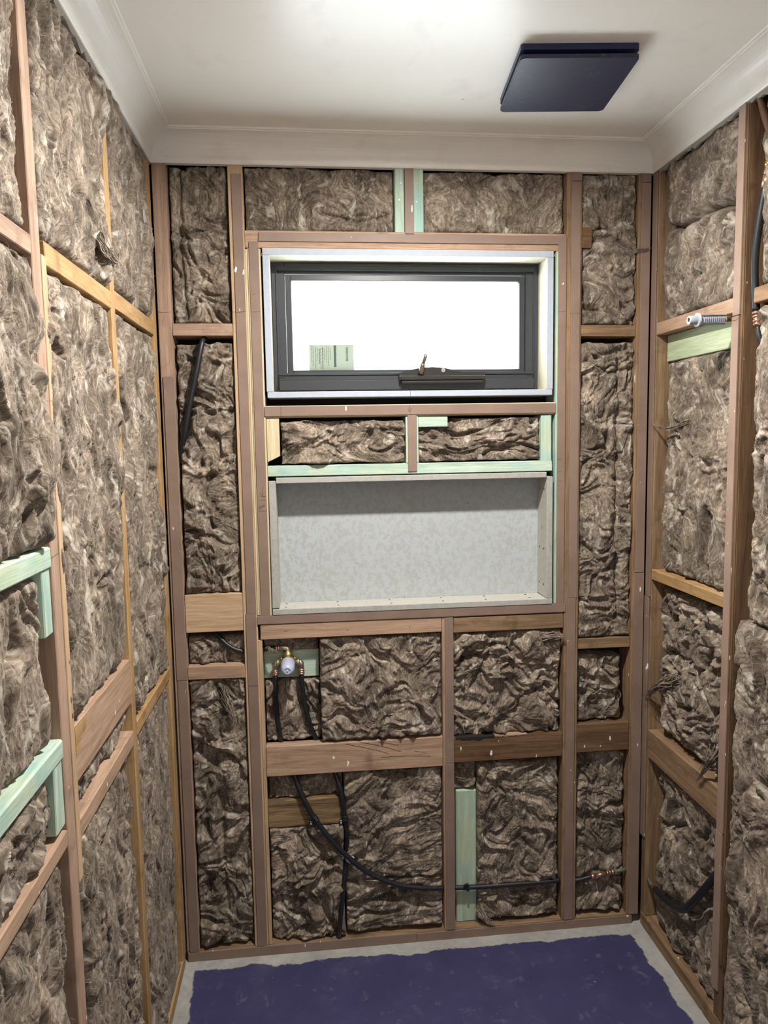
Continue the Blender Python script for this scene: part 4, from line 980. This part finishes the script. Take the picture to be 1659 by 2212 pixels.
marks('tall pale-edged stud left of the window running from cornice to floor', [[(.207, -T, 1.916), (.223, -T, 1.914), (.2425, -T, 1.918)], [(.214, -T, .846), (.2415, -T, .846)]], .0008, BN, lab='cut lines')
marks('corner stud of the back wall beside the left wall, bare pink timber above brown strip', [[(.004, 0, 1.917), (.016, 0, 1.914), (.039, 0, 1.916)]], .0008, BN)
marks('horizontal rail under the window with brown strip and pencil mark', [[(.7005, -T, 1.6545), (.7005, -T, 1.627)], circ(.6995, 1.6405, .004, .0055), [(.330, -T, 1.654), (.3325, -T, 1.642), (.331, -T, 1.628)]], .0008, BN)
marks('short green-sided trimmer stud holding the right side of the window and niche', [[(1.140, -T, z), (1.140+l_, -T, z+.001)] for z, l_ in ((1.918, .0235), (1.4885, .012), (1.452, .013), (1.425, .013), (1.41, .009))], .0008, BN)
marks('tall stud right of the window with brown strip, cornice to floor', [[(1.177, -T, 1.913), (1.2045, -T, 1.913)]], .0008, BN)
def crack(a, b_, sag):
    n_ = 14; rn_ = random.Random(int(a[0]*1000))
    return [(a[0]+(b_[0]-a[0])*k/n_, -.003, a[1]+(b_[1]-a[1])*k/n_+sag*math.sin(math.pi*k/n_)+rn_.uniform(-.0006, .0006)) for k in range(n_+1)]
marks('wide light board with long dark cracks between left trimmer and middle stud',
      [crack((.493, .6515), (.623, .614), .002), crack((.536, .6545), (.661, .618), .003), crack((.590, .6535), (.708, .617), .003), crack((.661, .651), (.78, .609), .002), crack((.60, .604), (.75, .598), .002), crack((.70, .618), (.785, .604), -.003)], .0015, BN, 'crack', 'long dark drying cracks')
marks('light brown board under the left part of the niche rail', [[(x, -.001, z), (x+.0028, -.001, z)] for x, z in ((.322, 1.004), (.328, 1.004), (.505, .999), (.69, 1.0))], .0028, BN, 'nail_hole')
nic['_o'] = nic['_o']; bR = bmesh.new()
for L in [[(1.108, .036, 1.275), (1.108, .037, 1.292)], [(1.108, .037, 1.292), (1.108, .044, 1.290), (1.108, .044, 1.284), (1.108, .037, 1.283)], [(1.108, .040, 1.283), (1.108, .047, 1.274)]]: stroke(bR, L, .0009, (-1, 0, 0), .0012)
obj('pencil_mark', bR, PENCIL, r_, label='handwritten letter R')
LNn = (1, 0, 0)
def lc(cy, cz, r, rz, a0=0, a1=360, n=12): return [(0, cy+r*math.cos(math.radians(a0+(a1-a0)*k/n)), cz+rz*math.sin(math.radians(a0+(a1-a0)*k/n))) for k in range(n+1)]
marks('nearest tall stud of the left wall with pencilled fifty and a cut line',
      [[(0, -.923, 1.432), (0, -.922, 1.424), (0, -.918, 1.421), (0, -.913, 1.419)], [(0, -.913, 1.419), (0, -.9155, 1.410)], lc(-.909, 1.427, .0035, .0062, 60, 380), [(0, -.9255, 1.380), (0, -.890, 1.383)]], .0009, LNn, lab='handwritten 50 and a cut line')
marks('tall stud of the right wall with bright brown strip and dark rough side', [[(W-T, -.4505, 1.8275), (W-T, -.437, 1.823), (W-T, -.4225, 1.8265)]], .0009, (-1, 0, 0))
for o in bpy.data.objects:
    if '_o' in o.keys(): del o['_o']
# repeats share a group, wall by wall
_plural = {'insulation_batt': 'glass wool batts', 'wall_stud': 'studs', 'noggin': 'noggins', 'treated_block': 'green treated blocks', 'trimmer_stud': 'trimmer studs',
           'cripple_stud': 'short studs', 'water_pipe': 'black water pipes', 'pipe_clip': 'pipe clips', 'treated_rail': 'green treated rails', 'bottom_plate': 'bottom plates'}
for o in bpy.data.objects:
    k = o.name.split('.')[0]
    if o.parent is None and k in _plural and 'category' in o.keys():
        side = 'left' if o.location.x < .003 else ('right' if o.location.x > W-.02 else 'back')
        o['group'] = _plural[k]+(' around the room' if k == 'bottom_plate' else ' of the %s wall' % side)
